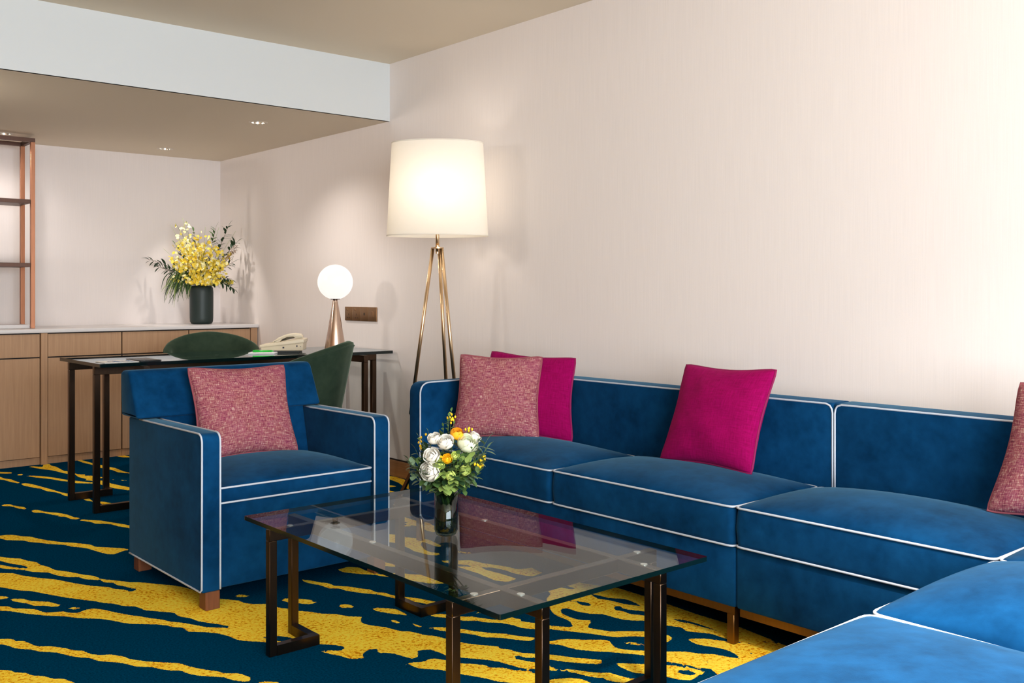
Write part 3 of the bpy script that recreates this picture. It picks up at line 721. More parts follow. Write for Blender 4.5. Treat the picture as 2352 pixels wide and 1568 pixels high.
tag(box('cabinet_divider', 1.860, 1.900, YC - 0.012, Y1 - 0.01, 0, 0.862, M_WOOD, None, 0.001, 1), 'slim oak upright divider between the sideboard cabinets', 'panel')
tag(box('cabinet_end_panel', 0.560, 0.598, YC - 0.004, Y1 - 0.01, 0, 0.862, M_WOOD, None, 0.001, 1), 'slim oak end panel closing the far left end of the sideboard', 'panel')
tag(box('cabinet_end_panel', 3.340, 3.392, YC - 0.004, Y1 - 0.01, 0, 0.862, M_WOOD, None, 0.001, 1), 'slim oak end panel of the sideboard against the lamp wall', 'panel')
tag(box('counter_top', 0.55, 3.396, YC - 0.02, Y1, 0.864, 0.888, M_STONE, None, 0.003, 2), 'long white stone counter on top of the oak sideboard', 'countertop')

# copper shelf standing on the counter
t = thing('copper_shelf', 'tall open copper framed shelf standing on the white counter', 'shelf', (1.4, 7.23, 0.888))
for nm, x, y in (('post', 1.856, 7.09), ('post', 1.856, 7.34), ('post', 0.95, 7.09), ('post', 0.95, 7.34)):
    box(nm, x, x + 0.027, y, y + 0.027, 0.888, 2.140, M_COPPERD, t, 0.001, 1)
M_SHELF = brushed('shelf_bronze', lin(96, 74, 66), 0.45)
bm = bmesh.new()
for q in ((0.95, 1.883, 7.09, 7.117), (0.95, 1.883, 7.34, 7.367), (0.95, 0.977, 7.117, 7.34), (1.856, 1.883, 7.117, 7.34)):
    bm_box(bm, *q, 2.140, 2.166)
bm_to('top_frame', bm, M_SHELF, t)
for z in (1.726, 1.300):
    s = box('shelf_board', 0.978, 1.855, 7.093, 7.366, z, z + 0.027, M_SHELF, t, 0.001, 1)
box('base_board', 0.978, 1.855, 7.12, 7.366, 0.889, 0.912, M_STONE, t)

# ------------------------------------------------------------------ tables with crossing square-tube frames
def frame_table(root, xs, ys, xe, ye, zt, w, h, fh, m):
    k = w / 2
    for x in xs:
        box('frame_beam', x - k, x + k, ye[0], ye[1], zt - h, zt, m, root, 0.0015, 1)
    for y in ys:
        box('frame_beam', xe[0], xe[1], y - k, y + k, zt - h, zt - 0.0004, m, root, 0.0015, 1)
    for i, x in enumerate(xs):
        for j, y in enumerate(ys):
            sx = -1 if i == 0 else 1; sy = -1 if j == 0 else 1
            ex = xe[i] - sx * k; ey = ye[j] - sy * k
            box('leg', ex - k, ex + k, y - k, y + k, 0.0, zt - h, m, root, 0.0015, 1)
            box('leg', x - k, x + k, ey - k, ey + k, 0.0, zt - h, m, root, 0.0015, 1)
            bm = bmesh.new()
            bm_box(bm, min(ex + k * (1 if sx < 0 else -1), x - k * sx), max(ex + k * (1 if sx < 0 else -1), x - k * sx), y - k, y + k, 0, fh)
            bm_box(bm, x - k, x + k, min(ey + k * (1 if sy < 0 else -1), y + k * sy), max(ey + k * (1 if sy < 0 else -1), y + k * sy), 0, fh - 0.0003)
            bm_to('foot_rail', bm, m, root)

def glass_top(root, x0, x1, y0, y1, z0, z1, gm=None):
    V, F = prism(rrect(x0, x1, y0, y1, 0.006, 3), 2, z0, z1)
    mid = [0, 0] + [1] * (len(F) - 2)
    return mesh('glass_top', (V, F), [gm or M_GLASS, M_GEDGE], root, False, mid)

def pads(root, pts, z0, z1):
    pm = pmat('glass_pad_clear', lin(190, 190, 185), 0.15, 0.6)
    for x, y in pts:
        mesh('glass_pad', lathe([(0.010, 0), (0.010, z1 - z0)], (x, y, z0), 16), pm, root)

ct = thing('coffee_table', 'low glass coffee table on a dark bronze crossed tube frame', 'table', (1.78, 2.31, 0))
frame_table(ct, (1.575, 2.0), (1.866, 2.795), (1.413, 2.150), (1.70, 2.945), 0.394, 0.026, 0.036, 0.032, M_BRONZE)
glass_top(ct, 1.411, 2.152, 1.674, 2.955, 0.3965, 0.4095)
pads(ct, [(1.49, 1.866), (1.575, 1.79), (2.08, 1.866), (2.0, 1.77), (1.49, 2.795), (1.575, 2.45), (2.08, 2.795), (2.0, 2.45)], 0.3938, 0.3967)

dk = thing('desk', 'long glass topped desk on a dark bronze tube frame by the wall', 'desk', (2.5, 5.33, 0))
frame_table(dk, (1.87, 3.19), (5.19, 5.60), (1.655, 3.355), (5.035, 5.665), 0.750, 0.030, 0.042, 0.036, M_BRONZE)
glass_top(dk, 1.632, 3.375, 5.02, 5.68, 0.7555, 0.773, M_GLASSD)
pads(dk, [(1.75, 5.19), (1.87, 5.10), (1.75, 5.60), (3.28, 5.19), (3.19, 5.10), (3.28, 5.60), (2.5, 5.19), (2.5, 5.60)], 0.7495, 0.756)

# ------------------------------------------------------------------ upholstery
def cushion(parent, name, x0, x1, y0, y1, z0, z1, crown, r=0.025, rp=0.0036, m=None, bottom=True, soft=3.0):
    m = m or M_BLUE
    base = densify(rrect(x0, x1, y0, y1, r, 4), 0.03)
    n = len(base)
    cx, cy = (x0 + x1) / 2, (y0 + y1) / 2
    hx, hy = (x1 - x0) / 2, (y1 - y0) / 2
    V, F = [], []
    def ring(z, inset):
        for px, py in base:
            V.append((cx + (px - cx) * (1 - inset / hx), cy + (py - cy) * (1 - inset / hy), z))
    h = z1 - z0
    for z, ins in ((z0, 0.012), (z0, 0.003), (z0 + h * 0.12, 0.0005), (z0 + h * 0.5, -0.003), (z0 + h * 0.88, 0.0005), (z1, 0.003)):
        ring(z, ins)
    S = (0.985, 0.95, 0.9, 0.82, 0.72, 0.6, 0.46, 0.32, 0.18, 0.06)
    for s in S:
        for px, py in base:
            qx, qy = cx + (px - cx) * s, cy + (py - cy) * s
            wr = 0.003 * mnoise.noise(Vector((qx * 6, qy * 6, z1 * 9)))
            V.append((qx, qy, z1 + crown * max(0.0, (1 - ((qx - cx) / hx) ** 2) * (1 - ((qy - cy) / hy) ** 2)) ** 0.55 + wr * (1 - s)))
    L = 6 + len(S)
    for i in range(L - 1):
        for k in range(n):
            F.append((i * n + k, i * n + (k + 1) % n, (i + 1) * n + (k + 1) % n, (i + 1) * n + k))
    F.append(tuple(range(n - 1, -1, -1)))
    F.append(tuple(range((L - 1) * n, L * n)))
    o = mesh(name, (V, F), m, parent, True)
    ol = densify(rrect(x0, x1, y0, y1, r, 4), 0.04)
    mesh('piping', tube([(p[0], p[1], z1) for p in ol], rp, 8, True), M_PIPE, o, True)
    if bottom:
        mesh('piping', tube([(p[0], p[1], z0 + 0.001) for p in ol], rp, 8, True), M_PIPE, o, True)
    return o

def piping(parent, pts, r=0.0042, step=None):
    return mesh('piping', tube(pts, r, 8), M_PIPE, parent, True)

def leg_box(root, x, y, s, z1, m):
    return box('leg', x - s / 2, x + s / 2, y - s / 2, y + s / 2, 0, z1, m, root, 0.002, 1)

def rail_frame(root, x0, x1, y0, y1, z0=0.098, z1=0.123, w=0.025):
    bm = bmesh.new()
    for q in ((x0, x0 + w, y0, y1), (x1 - w, x1, y0, y1), (x0 + w, x1 - w, y0, y0 + w), (x0 + w, x1 - w, y1 - w, y1)):
        bm_box(bm, *q, z0, z1)
    return bm_to('base_rail', bm, M_RAIL, root)

XF, XB = 2.57, 3.07
def sofa_back(root, y0, y1, pipe_ends):
    prof = round_poly([(XB, 0.32), (3.215, 0.32), (3.215, 0.745), (XB, 0.745)], [0, 0, 0.045, 0.012], 6)
    b = prism_obj('backrest', prof, 1, y0, y1, M_BLUE, root, 0.012, 3)
    ya, yb = y0 + 0.004, y1 - 0.004
    z = 0.741
    x = XB + 0.001
    pts = []
    if pipe_ends[0]:
        pts += [(x, ya, 0.44), (x, ya, z - 0.032), (x, ya + 0.003, z - 0.017), (x, ya + 0.010, z - 0.006), (x, ya + 0.026, z)]
    else:
        pts += [(x, ya, z)]
    if pipe_ends[1]:
        pts += [(x, yb - 0.026, z), (x, yb - 0.010, z - 0.006), (x, yb - 0.003, z - 0.017), (x, yb, z - 0.032), (x, yb, 0.44)]
    else:
        pts += [(x, yb, z)]
    mesh('piping', tube(densify(pts, 0.1, False), 0.0036, 8), M_PIPE, b, True)
    return b

# two-seat module with the arm
s1 = thing('sofa', 'blue velvet two seat sofa section with one arm and white piping', 'sofa', (2.89, 2.75, 0))
box('skirt', 2.578, 3.20, 1.898, 3.604, 0.123, 0.318, M_BLUE, s1, 0.008, 2)
arm_prof = round_poly([(XF, 0.123), (3.215, 0.123), (3.215, 0.722), (XF, 0.722)], [0, 0, 0.04, 0.055], 8)
a = prism_obj('arm', arm_prof, 1, 3.607, 3.694, M_BLUE, s1, 0.010, 3)
ap = [(XF, 0.125)] + [p for p in round_poly([(XF, 0.123), (3.215, 0.123), (3.215, 0.722), (XF, 0.722)], [0, 0, 0.04, 0.055], 8) if p[1] > 0.6][::-1]
ap = [p for p in ap if p[0] < 3.15] + [(3.08, 0.722)]
mesh('piping', tube(densify([(p[0] + 0.001, 3.608, p[1]) for p in ap], 0.05, False), 0.0036, 8), M_PIPE, a, True)
sofa_back(s1, 1.8455, 3.603, (True, False))
cushion(s1, 'seat_cushion', XF, XB - 0.004, 2.751, 3.602, 0.320, 0.444, 0.052)
cushion(s1, 'seat_cushion', XF, XB - 0.004, 1.899, 2.745, 0.320, 0.446, 0.052)
rail_frame(s1, 2.588, 3.19, 1.905, 3.68)
for x, y in ((2.605, 1.925), (2.605, 3.655), (3.17, 1.925), (3.17, 3.655)):
    leg_box(s1, x, y, 0.028, 0.098, M_RAIL)

# corner module
s2 = thing('sofa_corner', 'blue velvet corner sofa section at the right edge of the photo', 'sofa', (2.89, 1.07, 0))
box('skirt', 2.578, 3.20, 0.27, 1.893, 0.123, 0.318, M_BLUE, s2, 0.008, 2)
sofa_back(s2, 0.27, 1.8445, (False, True))
cushion(s2, 'seat_cushion', XF, XB - 0.004, 1.087, 1.893, 0.322, 0.446, 0.058)
cushion(s2, 'seat_cushion', XF + 0.002, XB - 0.004, 0.28, 1.080, 0.322, 0.446, 0.052)
rail_frame(s2, 2.588, 3.19, 0.28, 1.885)
for x, y in ((2.605, 0.32), (3.17, 0.32), (3.17, 1.85), (2.605, 1.16)):
    leg_box(s2, x, y, 0.028, 0.098, M_RAIL)

# the two backless seats of the return
def seat_unit(x0, x1, y0, y1, label, zt, crown):
    t = thing('sofa_ottoman', label, 'sofa', ((x0 + x1) / 2, (y0 + y1) / 2, 0))
    box('skirt', x0 + 0.006, x1 - 0.006, y0 + 0.006, y1 - 0.008, 0.123, 0.318, M_BLUE, t, 0.008, 2)
    cushion(t, 'seat_cushion', x0, x1, y0, y1, 0.320, zt, crown, 0.03)
    rail_frame(t, x0 + 0.015, x1 - 0.015, y0 + 0.015, y1 - 0.02)
    for x in (x0 + 0.04, x1 - 0.04):
        for y in (y0 + 0.04, y1 - 0.045):
            leg_box(t, x, y, 0.028, 0.098, M_RAIL)
    return t
seat_unit(1.943, 2.562, 0.28, 1.082, 'bright blue velvet backless sofa seat touching the corner section', 0.446, 0.085)
seat_unit(1.075, 1.930, 0.28, 1.078, 'bright blue velvet backless sofa seat nearest the camera, bottom right', 0.447, 0.055)

# ------------------------------------------------------------------ armchair
ac = thing('armchair', 'blue velvet armchair with white piping and dark wooden legs', 'armchair', (1.82, 3.7, 0))
AZ = 0.628
prof = round_poly([(3.33, 0.066), (4.05, 0.066), (4.05, 0.622), (3.33, AZ)], [0, 0, 0, 0.035], 8)
for side, (xa, xb) in enumerate(((1.432, 1.500), (2.150, 2.218))):
    a = prism_obj('arm', prof, 0, xa, xb, M_BLUE, ac, 0.006, 3)
    xi, xo = (xb, xa) if side == 0 else (xa, xb)
    top = [p for p in prof if p[1] > 0.4][::-1]
    front = [(3.331, 0.07)] + [(p[0] + 0.001, p[1]) for p in top]
    front = [p for p in front if p[0] < 3.99] + [(3.90, AZ - 0.005)]
    front = sorted(front[:0]) + front
    inner = [(3.331, 0.07)] + [p for p in front[1:]]
    d_in = densify([(xi, p[0], p[1]) for p in inner], 0.05, False)
    d_out = densify([(xo, p[0], p[1]) for p in [(4.045, 0.068), (3.345, 0.068), (3.333, 0.078)] + front[1:-1] + [(3.93, AZ - 0.005)]], 0.05, False)
    mesh('piping', tube(d_in, 0.0036, 8), M_PIPE, a, True)
    mesh('piping', tube(d_out, 0.0036, 8), M_PIPE, a, True)
box('front_panel', 1.502, 2.148, 3.352, 3.90, 0.066, 0.370, M_BLUE, ac, 0.006, 2)
cushion(ac, 'seat_cushion', 1.503, 2.147, 3.345, 3.905, 0.371, 0.426, 0.050, 0.012, 0.0036)
bp = round_poly([(3.845, 0.40), (4.05, 0.40), (4.05, 0.64), (3.905, 0.64)], [0, 0, 0, 0], 4)
prism_obj('backrest_lower', bp, 0, 1.503, 2.147, M_BLUE, ac, 0.01, 2)
bp = round_poly([(3.878, 0.629), (4.062, 0.629), (4.075, 0.812), (3.975, 0.816)], [0.012, 0.01, 0.03, 0.04], 6)
prism_obj('backrest', bp, 0, 1.404, 2.222, M_BLUE, ac, 0.014, 3)
box('rear_panel', 1.502, 2.148, 3.99, 4.05, 0.066, 0.60, M_BLUE, ac, 0.005, 2)
for x, y in ((1.474, 3.362), (2.178, 3.362), (1.474, 4.01), (2.178, 4.01)):
    leg_box(ac, x, y, 0.054, 0.0655, M_WALNUT)

# ------------------------------------------------------------------ scatter cushions
def pillow(label, BL, BR, TR, TL, T, m, mp, group=None, seed=0, pinch=0.115):
    BL, BR, TR, TL = map(Vector, (BL, BR, TR, TL))
    n = 26
    nrm = ((BR - BL).cross(TL - BL)).normalized()
    rnd = Vector((seed * 3.7, seed * 1.3, 0))
    V, UV, F = [], [], []
    def pos(u, v):                      # u, v in -1..1
        cu = u * (1 - pinch * (1 - v * v)); cv = v * (1 - pinch * (1 - u * u))
        k = (abs(u) * abs(v)) ** 5
        cu *= 1 - 0.055 * k; cv *= 1 - 0.055 * k
        s, t_ = (cu + 1) / 2, (cv + 1) / 2
        return BL * (1 - s) * (1 - t_) + BR * s * (1 - t_) + TR * s * t_ + TL * (1 - s) * t_
    def th(u, v):
        a = max(0.0, (1 - u * u) * (1 - v * v))
        w = 0.16 * mnoise.noise(Vector((u * 1.9, v * 1.9, 0)) + rnd) + 0.06 * mnoise.noise(Vector((u * 4, v * 4, 1)) + rnd)
        return T / 2 * (a ** 0.47) * (1 + w)
    gi = {}
    for side in (1, -1):
        for j in range(n + 1):
            for i in range(n + 1):
                edge = i in (0, n) or j in (0, n)
                if side == -1 and edge:
                    gi[(side, i, j)] = gi[(1, i, j)]; continue
                u, v = math.sin((2 * i / n - 1) * PI / 2 * 0.93) / math.sin(PI / 2 * 0.93), math.sin((2 * j / n - 1) * PI / 2 * 0.93) / math.sin(PI / 2 * 0.93)
                gi[(side, i, j)] = len(V)
                V.append(pos(u, v) + nrm * (side * th(u, v)))
                UV.append(((u + 1) / 2, (v + 1) / 2))
        for j in range(n):
            for i in range(n):
                q = [gi[(side, i, j)], gi[(side, i + 1, j)], gi[(side, i + 1, j + 1)], gi[(side, i, j + 1)]]
                F.append(tuple(q if side == 1 else q[::-1]))
    me = bpy.data.meshes.new('throw_pillow')
    me.from_pydata([tuple(p) for p in V], [], F)
    uv = me.uv_layers.new(name='UVMap')
    for l in me.loops:
        uv.data[l.index].uv = UV[l.vertex_index]
    o = link('throw_pillow', me, None, m, True)
    tag(o, label, 'pillow', group)
    ring = []
    for k in range(4):
        for i in range(16):
            s = -1 + 2 * i / 16
            u, v = ((s, -1), (1, s), (-s, 1), (-1, -s))[k]
            ring.append(pos(u, v))
    mesh('piping', tube(ring, 0.0045, 8, True), mp, o, True)
    return o

pillow('pink tweed pillow leaning in the blue armchair', (1.585, 3.745, 0.452), (2.045, 3.745, 0.448), (2.056, 3.90, 0.820), (1.605, 3.90, 0.828), 0.150, M_TWEED, M_TWP, seed=1)
pillow('plain magenta pillow standing alone against the middle of the sofa back', (2.905, 2.50, 0.476), (2.905, 2.060, 0.478), (3.022, 2.030, 0.860), (3.022, 2.460, 0.856), 0.150, M_MAG, M_MAGP, seed=2)
pillow('pink tweed pillow cut by the right edge of the photo', (2.93, 1.275, 0.480), (2.93, 0.835, 0.480), (3.030, 0.80, 0.872), (3.030, 1.215, 0.872), 0.150, M_TWEED, M_TWP, seed=3)
pillow('pink tweed pillow in the sofa corner in front of a magenta one', (2.645, 3.490, 0.474), (2.922, 3.190, 0.470), (3.005, 3.255, 0.846), (2.725, 3.520, 0.856), 0.150, M_TWEED, M_TWP, seed=4)
pillow('magenta pillow half hidden behind a tweed pillow in the sofa corner', (2.80, 3.525, 0.480), (3.025, 3.080, 0.464), (3.085, 3.120, 0.842), (2.955, 3.575, 0.860), 0.10, M_MAG, M_MAGP, seed=5)
# ------------------------------------------------------------------ green tub chairs
def tub_chair(label, loc, rz):
    M = Matrix.Translation(Vector(loc)) @ Matrix.Rotation(rz, 4, 'Z')
    t = thing('tub_chair', label, 'chair', loc, 'green velvet tub chairs at the desk')
    t.rotation_euler = (0, 0, rz); W[t] = M.copy()
    # local: the sitter faces +y, the back is at -y
    nA, A = 40, math.radians(118)
    def rim(th):
        k = abs(th) / A
        return 0.862 - 0.17 * k ** 1.7
    def P(th, u, out):
        z = 0.40 + (rim(th) - 0.40) * u
        rr = 0.215 + 0.068 * ((z - 0.40) / 0.45) + (0.0 if out else -0.042)
        rr *= 1 + 0.10 * abs(math.sin(th))
        lean = -0.05 * (z - 0.40)
        return M @ Vector((rr * math.sin(th), -rr * math.cos(th) * 0.95 + lean, z))
    V, F = [], []
    U = [0, 0.08, 0.25, 0.45, 0.65, 0.85, 0.97]
    ring = []
    for i in range(nA + 1):
        th = -A + 2 * A * i / nA
        col = [P(th, u, True) for u in U]
        po, pi = P(th, 1.0, True), P(th, 1.0, False)
        c = (po + pi) / 2
        col += [po.lerp(c, 0.25) + Vector((0, 0, 0.004)), c + Vector((0, 0, 0.010)), pi.lerp(c, 0.25) + Vector((0, 0, 0.004))]
        col += [P(th, u, False) for u in reversed(U)]
        ring.append(len(col)); V += col
    n = ring[0]
    for i in range(nA):
        for k in range(n):
            F.append((i * n + k, (i + 1) * n + k, (i + 1) * n + (k + 1) % n, i * n + (k + 1) % n))
    F.append(tuple(range(n))); F.append(tuple(range(nA * n + n - 1, nA * n - 1, -1)))
    sh = mesh('back_shell', (V, [f[::-1] for f in F]), M_GREEN, t, True)
    seam = [P(-A + 2 * A * i / 40, 0.975, True) for i in range(41)]
    seam = [p + (p - (M @ Vector((0, 0, p.z)))).normalized() * 0.001 for p in seam]
    mesh('seam_piping', tube(seam, 0.0028, 6), M_GREEN, sh, True)
    base = [(0.235 * math.sin(a) * 1.02, 0.235 * math.cos(a)) for a in [2 * PI * k / 40 for k in range(40)]]
    V, F = [], []
    for z, s in ((0.36, 0.88), (0.37, 0.97), (0.40, 1.0), (0.43, 0.99), (0.455, 0.95), (0.468, 0.80), (0.474, 0.5), (0.476, 0.1)):
        V += [M @ Vector((p[0] * s, p[1] * s + 0.01, z)) for p in base]
    for i in range(7):
        for k in range(40):
            F.append((i * 40 + k, i * 40 + (k + 1) % 40, (i + 1) * 40 + (k + 1) % 40, (i + 1) * 40 + k))
    F.append(tuple(range(39, -1, -1))); F.append(tuple(range(280, 320)))
    mesh('seat', (V, F), M_GREEN, t, True)
    for sx in (-1, 1):
        for sy in (-1, 1):
            mesh('leg', tube([M @ Vector((sx * 0.14, sy * 0.14, 0.365)), M @ Vector((sx * 0.19, sy * 0.19, 0.0))], 0.015, 12, False, 0.009), M_BRONZE, t, True)
    return t
tub_chair('green velvet tub chair behind the desk, its rounded back above the glass', (2.625, 5.93, 0), math.radians(163))
tub_chair('green velvet tub chair in front of the desk beside the armchair', (2.555, 4.71, 0), math.radians(42))

# ------------------------------------------------------------------ floor lamp
LX, LY = 3.105, 4.20
fl = thing('floor_lamp', 'tall brass tripod floor lamp with a big white drum shade', 'lamp', (LX, LY, 0))
def shade_mat():
    m = bpy.data.materials.new('lamp_shade_fabric'); m.use_nodes = True
    nt = m.node_tree
    p = nt.nodes['Principled BSDF']; out = nt.nodes['Material Output']
    p.inputs['Base Color'].default_value = (*lin(246, 240, 230), 1)
    p.inputs['Roughness'].default_value = 0.9
    tr = nt.nodes.new('ShaderNodeBsdfTranslucent'); tr.inputs['Color'].default_value = (*lin(250, 244, 232), 1)
    mx = nt.nodes.new('ShaderNodeMixShader'); mx.inputs[0].default_value = 0.42
    nt.links.new(p.outputs[0], mx.inputs[1]); nt.links.new(tr.outputs[0], mx.inputs[2])
    nt.links.new(mx.outputs[0], out.inputs['Surface'])
    return m
SB, ST = 1.428, 1.925
def oval(prof, n=64):
    V, F = lathe([(1.0, 0.0)] * len(prof), (0, 0, 0), n, False, False)
    V = []
    for (r, z) in prof:
        for k in range(n):
            a = 2 * PI * k / n
            V.append(Vector((LX, LY, z)) + RT * (r * math.cos(a)) + FW * (0.60 * r * math.sin(a)))
    return V, F
sh = mesh('lamp_shade', oval([(0.270, SB), (0.243, ST)]), shade_mat(), fl, True)
M_HEM = pmat('shade_hem', lin(236, 228, 214), 0.8)
mesh('hem', oval([(0.2705, SB), (0.2715, SB), (0.2708, SB + 0.006), (0.2698, SB + 0.006)]), M_HEM, sh, True)
mesh('hem', oval([(0.2435, ST - 0.006), (0.2445, ST - 0.006), (0.2442, ST), (0.2430, ST)]), M_HEM, sh, True)
mesh('stem', lathe([(0.010, 1.345), (0.010, 1.52)], (LX, LY, 0), 16), M_BRASS, fl, True)
mesh('hub', cat(lathe([(0.009, 1.335), (0.009, 1.362)], (LX, LY, 0), 16), lathe([(0.034, 1.362), (0.034, 1.368)], (LX, LY, 0), 32), lathe([(0.012, 1.368), (0.012, 1.378)], (LX, LY, 0), 16)), M_BRASS, fl)
# legs: (top, ring) positions measured from the axis, along the picture's right and depth directions
legs = [(-0.026, 0.012, -0.145, 0.02), (0.006, 0.030, 0.048, 0.10), (0.023, -0.010, 0.110, -0.05)]
M_FOOT = brushed('lamp_foot', lin(120, 90, 66), 0.35)
AX = Vector((LX, LY, 0))
ring_p = []
for a, b, c, d in legs:
    top = AX + RT * a + FW * b + Vector((0, 0, 1.362)); bot = AX + RT * c + FW * d + Vector((0, 0, 0.48))
    ring_p.append(bot)
    mesh('leg', tube([top, bot], 0.0095, 14), M_BRASS, fl, True)
mesh('leg_ring', tube([ring_p[0], ring_p[1], ring_p[2]], 0.007, 10, True), M_BRASS, fl, True)
for i, (c, d) in enumerate(((-0.215, -0.05), (0.10, 0.16), (0.16, -0.16))):
    q = AX + RT * c + FW * d
    top = AX + RT * 0.005 + Vector((0, 0, 0.47))
    mesh('foot_strut', tube([top, q + Vector((0, 0, 0.012))], 0.012, 4), M_FOOT, fl)
    mesh('foot_pad', lathe([(0.016, 0), (0.016, 0.012)], (q.x, q.y, 0), 16), M_FOOT, fl)
mesh('strut_collar', tube([ring_p[0], AX + Vector((0, 0, 0.47)), ring_p[2]], 0.008, 10), M_BRASS, fl, True)
mesh('strut_collar', tube([ring_p[1], AX + Vector((0, 0, 0.47))], 0.008, 10), M_BRASS, fl, True)
M_BULB = emit('bulb_warm', (1.0, 0.88, 0.72), 5.0)
mesh('bulb', lathe([(0.005, 1.52), (0.016, 1.53), (0.030, 1.565), (0.028, 1.595), (0.014, 1.615), (0.003, 1.619)], (LX, LY, 0), 20), M_BULB, fl, True)
point_light('floor_lamp_light', (LX, LY, 1.68), 1.4, (1.0, 0.92, 0.82), 0.05)

# ------------------------------------------------------------------ things on the desk
TX, TY, TZ = 3.075, 5.20, 0.773
tl = thing('table_lamp', 'globe table lamp on a slim copper cone standing on the desk', 'lamp', (TX, TY, TZ))
mesh('cone_base', lathe([(0.066, 0), (0.066, 0.003), (0.0135, 0.314), (0.0125, 0.316)], (TX, TY, TZ), 48), M_COPPER, tl, True)
mesh('collar', lathe([(0.026, 0.313), (0.030, 0.316), (0.030, 0.3195), (0.024, 0.322)], (TX, TY, TZ), 32), M_BRONZE, tl, True)
gp = [(0.106 * math.sin(a), 0.419 - 0.106 * math.cos(a)) for a in [PI * (0.06 + 0.94 * k / 24) for k in range(25)]]
gp[-1] = (0.0005, gp[-1][1])
mesh('globe', lathe(gp, (TX, TY, TZ), 48), emit('opal_glass_lit', (1.0, 0.93, 0.86), 0.86, 0.15), tl, True)

# telephone
PM = Matrix.Translation(Vector((2.80, 5.33, 0.773))) @ Matrix.Rotation(math.radians(-36), 4, 'Z')
M_TEL = pmat('telephone_cream', lin(226, 212, 186), 0.45)
ph = thing('telephone', 'cream desk telephone with its handset on the glass desk', 'telephone', (2.80, 5.33, 0.773))
bpf = round_poly([(-0.118, 0.012), (0.122, 0.012), (0.125, 0.062), (-0.122, 0.034)], [0.004, 0.006, 0.006, 0.004], 4)
pb = prism_obj('body', bpf, 1, -0.085, 0.085, M_TEL, ph, 0.003, 2, PM)
bpf = round_poly([(-0.128, 0.030), (0.130, 0.058), (0.130, 0.080), (0.10, 0.082), (-0.128, 0.046)], [0.003, 0.004, 0.006, 0.004, 0.004], 4)
tp = prism_obj('top_cover', bpf, 1, -0.092, 0.092, M_TEL, ph, 0.004, 2, PM)
hp = [(-0.05, 0.058), (-0.052, 0.066), (-0.02, 0.090), (0.03, 0.110), (0.075, 0.116), (0.112, 0.110), (0.122, 0.098), (0.122, 0.086), (0.082, 0.083), (0.066, 0.094), (0.03, 0.092), (0.0, 0.078), (-0.012, 0.066), (-0.012, 0.060)]
prism_obj('handset', round_poly(hp, [0.003] * len(hp), 3), 1, -0.086, -0.040, M_TEL, ph, 0.006, 3, PM)
M_PORT = pmat('telephone_port', lin(30, 34, 60), 0.4)
for x, z, wx, wz in ((0.005, 0.026, 0.010, 0.009), (0.085, 0.034, 0.007, 0.010), (0.108, 0.034, 0.004, 0.004)):
    box('socket', x, x + wx, -0.0862, -0.0840, z, z + wz, M_PORT, pb, 0, M=PM)
box('foot', -0.10, 0.10, -0.07, 0.07, 0.0, 0.0125, pmat('telephone_foot', lin(70, 72, 70), 0.7), ph, 0.002, 1, M=PM)
bk = bmesh.new()
for i in range(3):
    for j in range(4):
        xx = -0.085 + j * 0.026
        bm_box(bk, xx, xx + 0.016, 0.0 + i * 0.026, 0.016 + i * 0.026, 0.049 + (xx + 0.1) * 0.135, 0.056 + (xx + 0.1) * 0.135, 0, 1, PM)
kp = bm_to('keypad', bk, pmat('telephone_keys', lin(206, 198, 182), 0.5), tp)
kp['kind'] = 'stuff'

NM = Matrix.Translation(Vector((2.631, 5.262, 0.7735))) @ Matrix.Rotation(math.radians(-38), 4, 'Z')
tag(box('notepad', -0.075, 0.075, -0.045, 0.045, 0, 0.008, pmat('paper_white', lin(238, 238, 240), 0.8), None, 0.001, 1, M=NM), 'small white notepad lying beside the telephone', 'notepad')
pn = thing('pen', 'bright green pen lying on the white notepad', 'pen', NM @ Vector((0, 0, 0.008)))
M_PEN = pmat('pen_green', lin(10, 190, 50), 0.35)
pz = 0.0135
mesh('barrel', tube([NM @ Vector((-0.055, -0.02, pz)), NM @ Vector((0.045, 0.012, pz))], 0.0055, 12), M_PEN, pn, True)
mesh('tip', tube([NM @ Vector((0.045, 0.012, pz)), NM @ Vector((0.060, 0.0168, pz))], 0.0052, 12, False, 0.001), M_PEN, pn, True)
mesh('clip', tube([NM @ Vector((-0.052, -0.019, pz + 0.0065)), NM @ Vector((-0.020, -0.0088, pz + 0.0065))], 0.0016, 6), M_PEN, pn)

bro = tag(box('brochure', 1.665, 1.835, 5.045, 5.19, 0.7735, 0.7765, pmat('brochure_white', lin(225, 222, 216), 0.5), None, 0), 'white brochure printed in blue lying flat on the desk corner', 'brochure')
M_BP = pmat('print_blue', lin(52, 96, 150), 0.5)
for cx in (1.715, 1.785):
    V, F = [], []
    for k in range(24):
        a = 2 * PI * k / 24
        V += [(cx + 0.020 * math.cos(a), 5.10 + 0.028 * math.sin(a), 0.7771), (cx + 0.012 * math.cos(a), 5.10 + 0.017 * math.sin(a), 0.7771)]
        F.append((2 * k, 2 * ((k + 1) % 24), 2 * ((k + 1) % 24) + 1, 2 * k + 1))
    mesh('printed_ring', (V, F), M_BP, bro)
    box('printed_block', cx + 0.018, cx + 0.036, 5.055, 5.15, 0.7765, 0.7771, M_BP, bro)
fo = tag(box('folder', 1.845, 1.955, 5.05, 5.27, 0.7735, 0.7795, pmat('folder_black', lin(22, 24, 30), 0.35), None, 0.004, 2), 'small black folder lying on the desk beside the brochure', 'folder')
box('elastic_band', 1.862, 1.866, 5.049, 5.271, 0.7790, 0.7801, pmat('elastic_grey', lin(120, 130, 140), 0.6), fo)

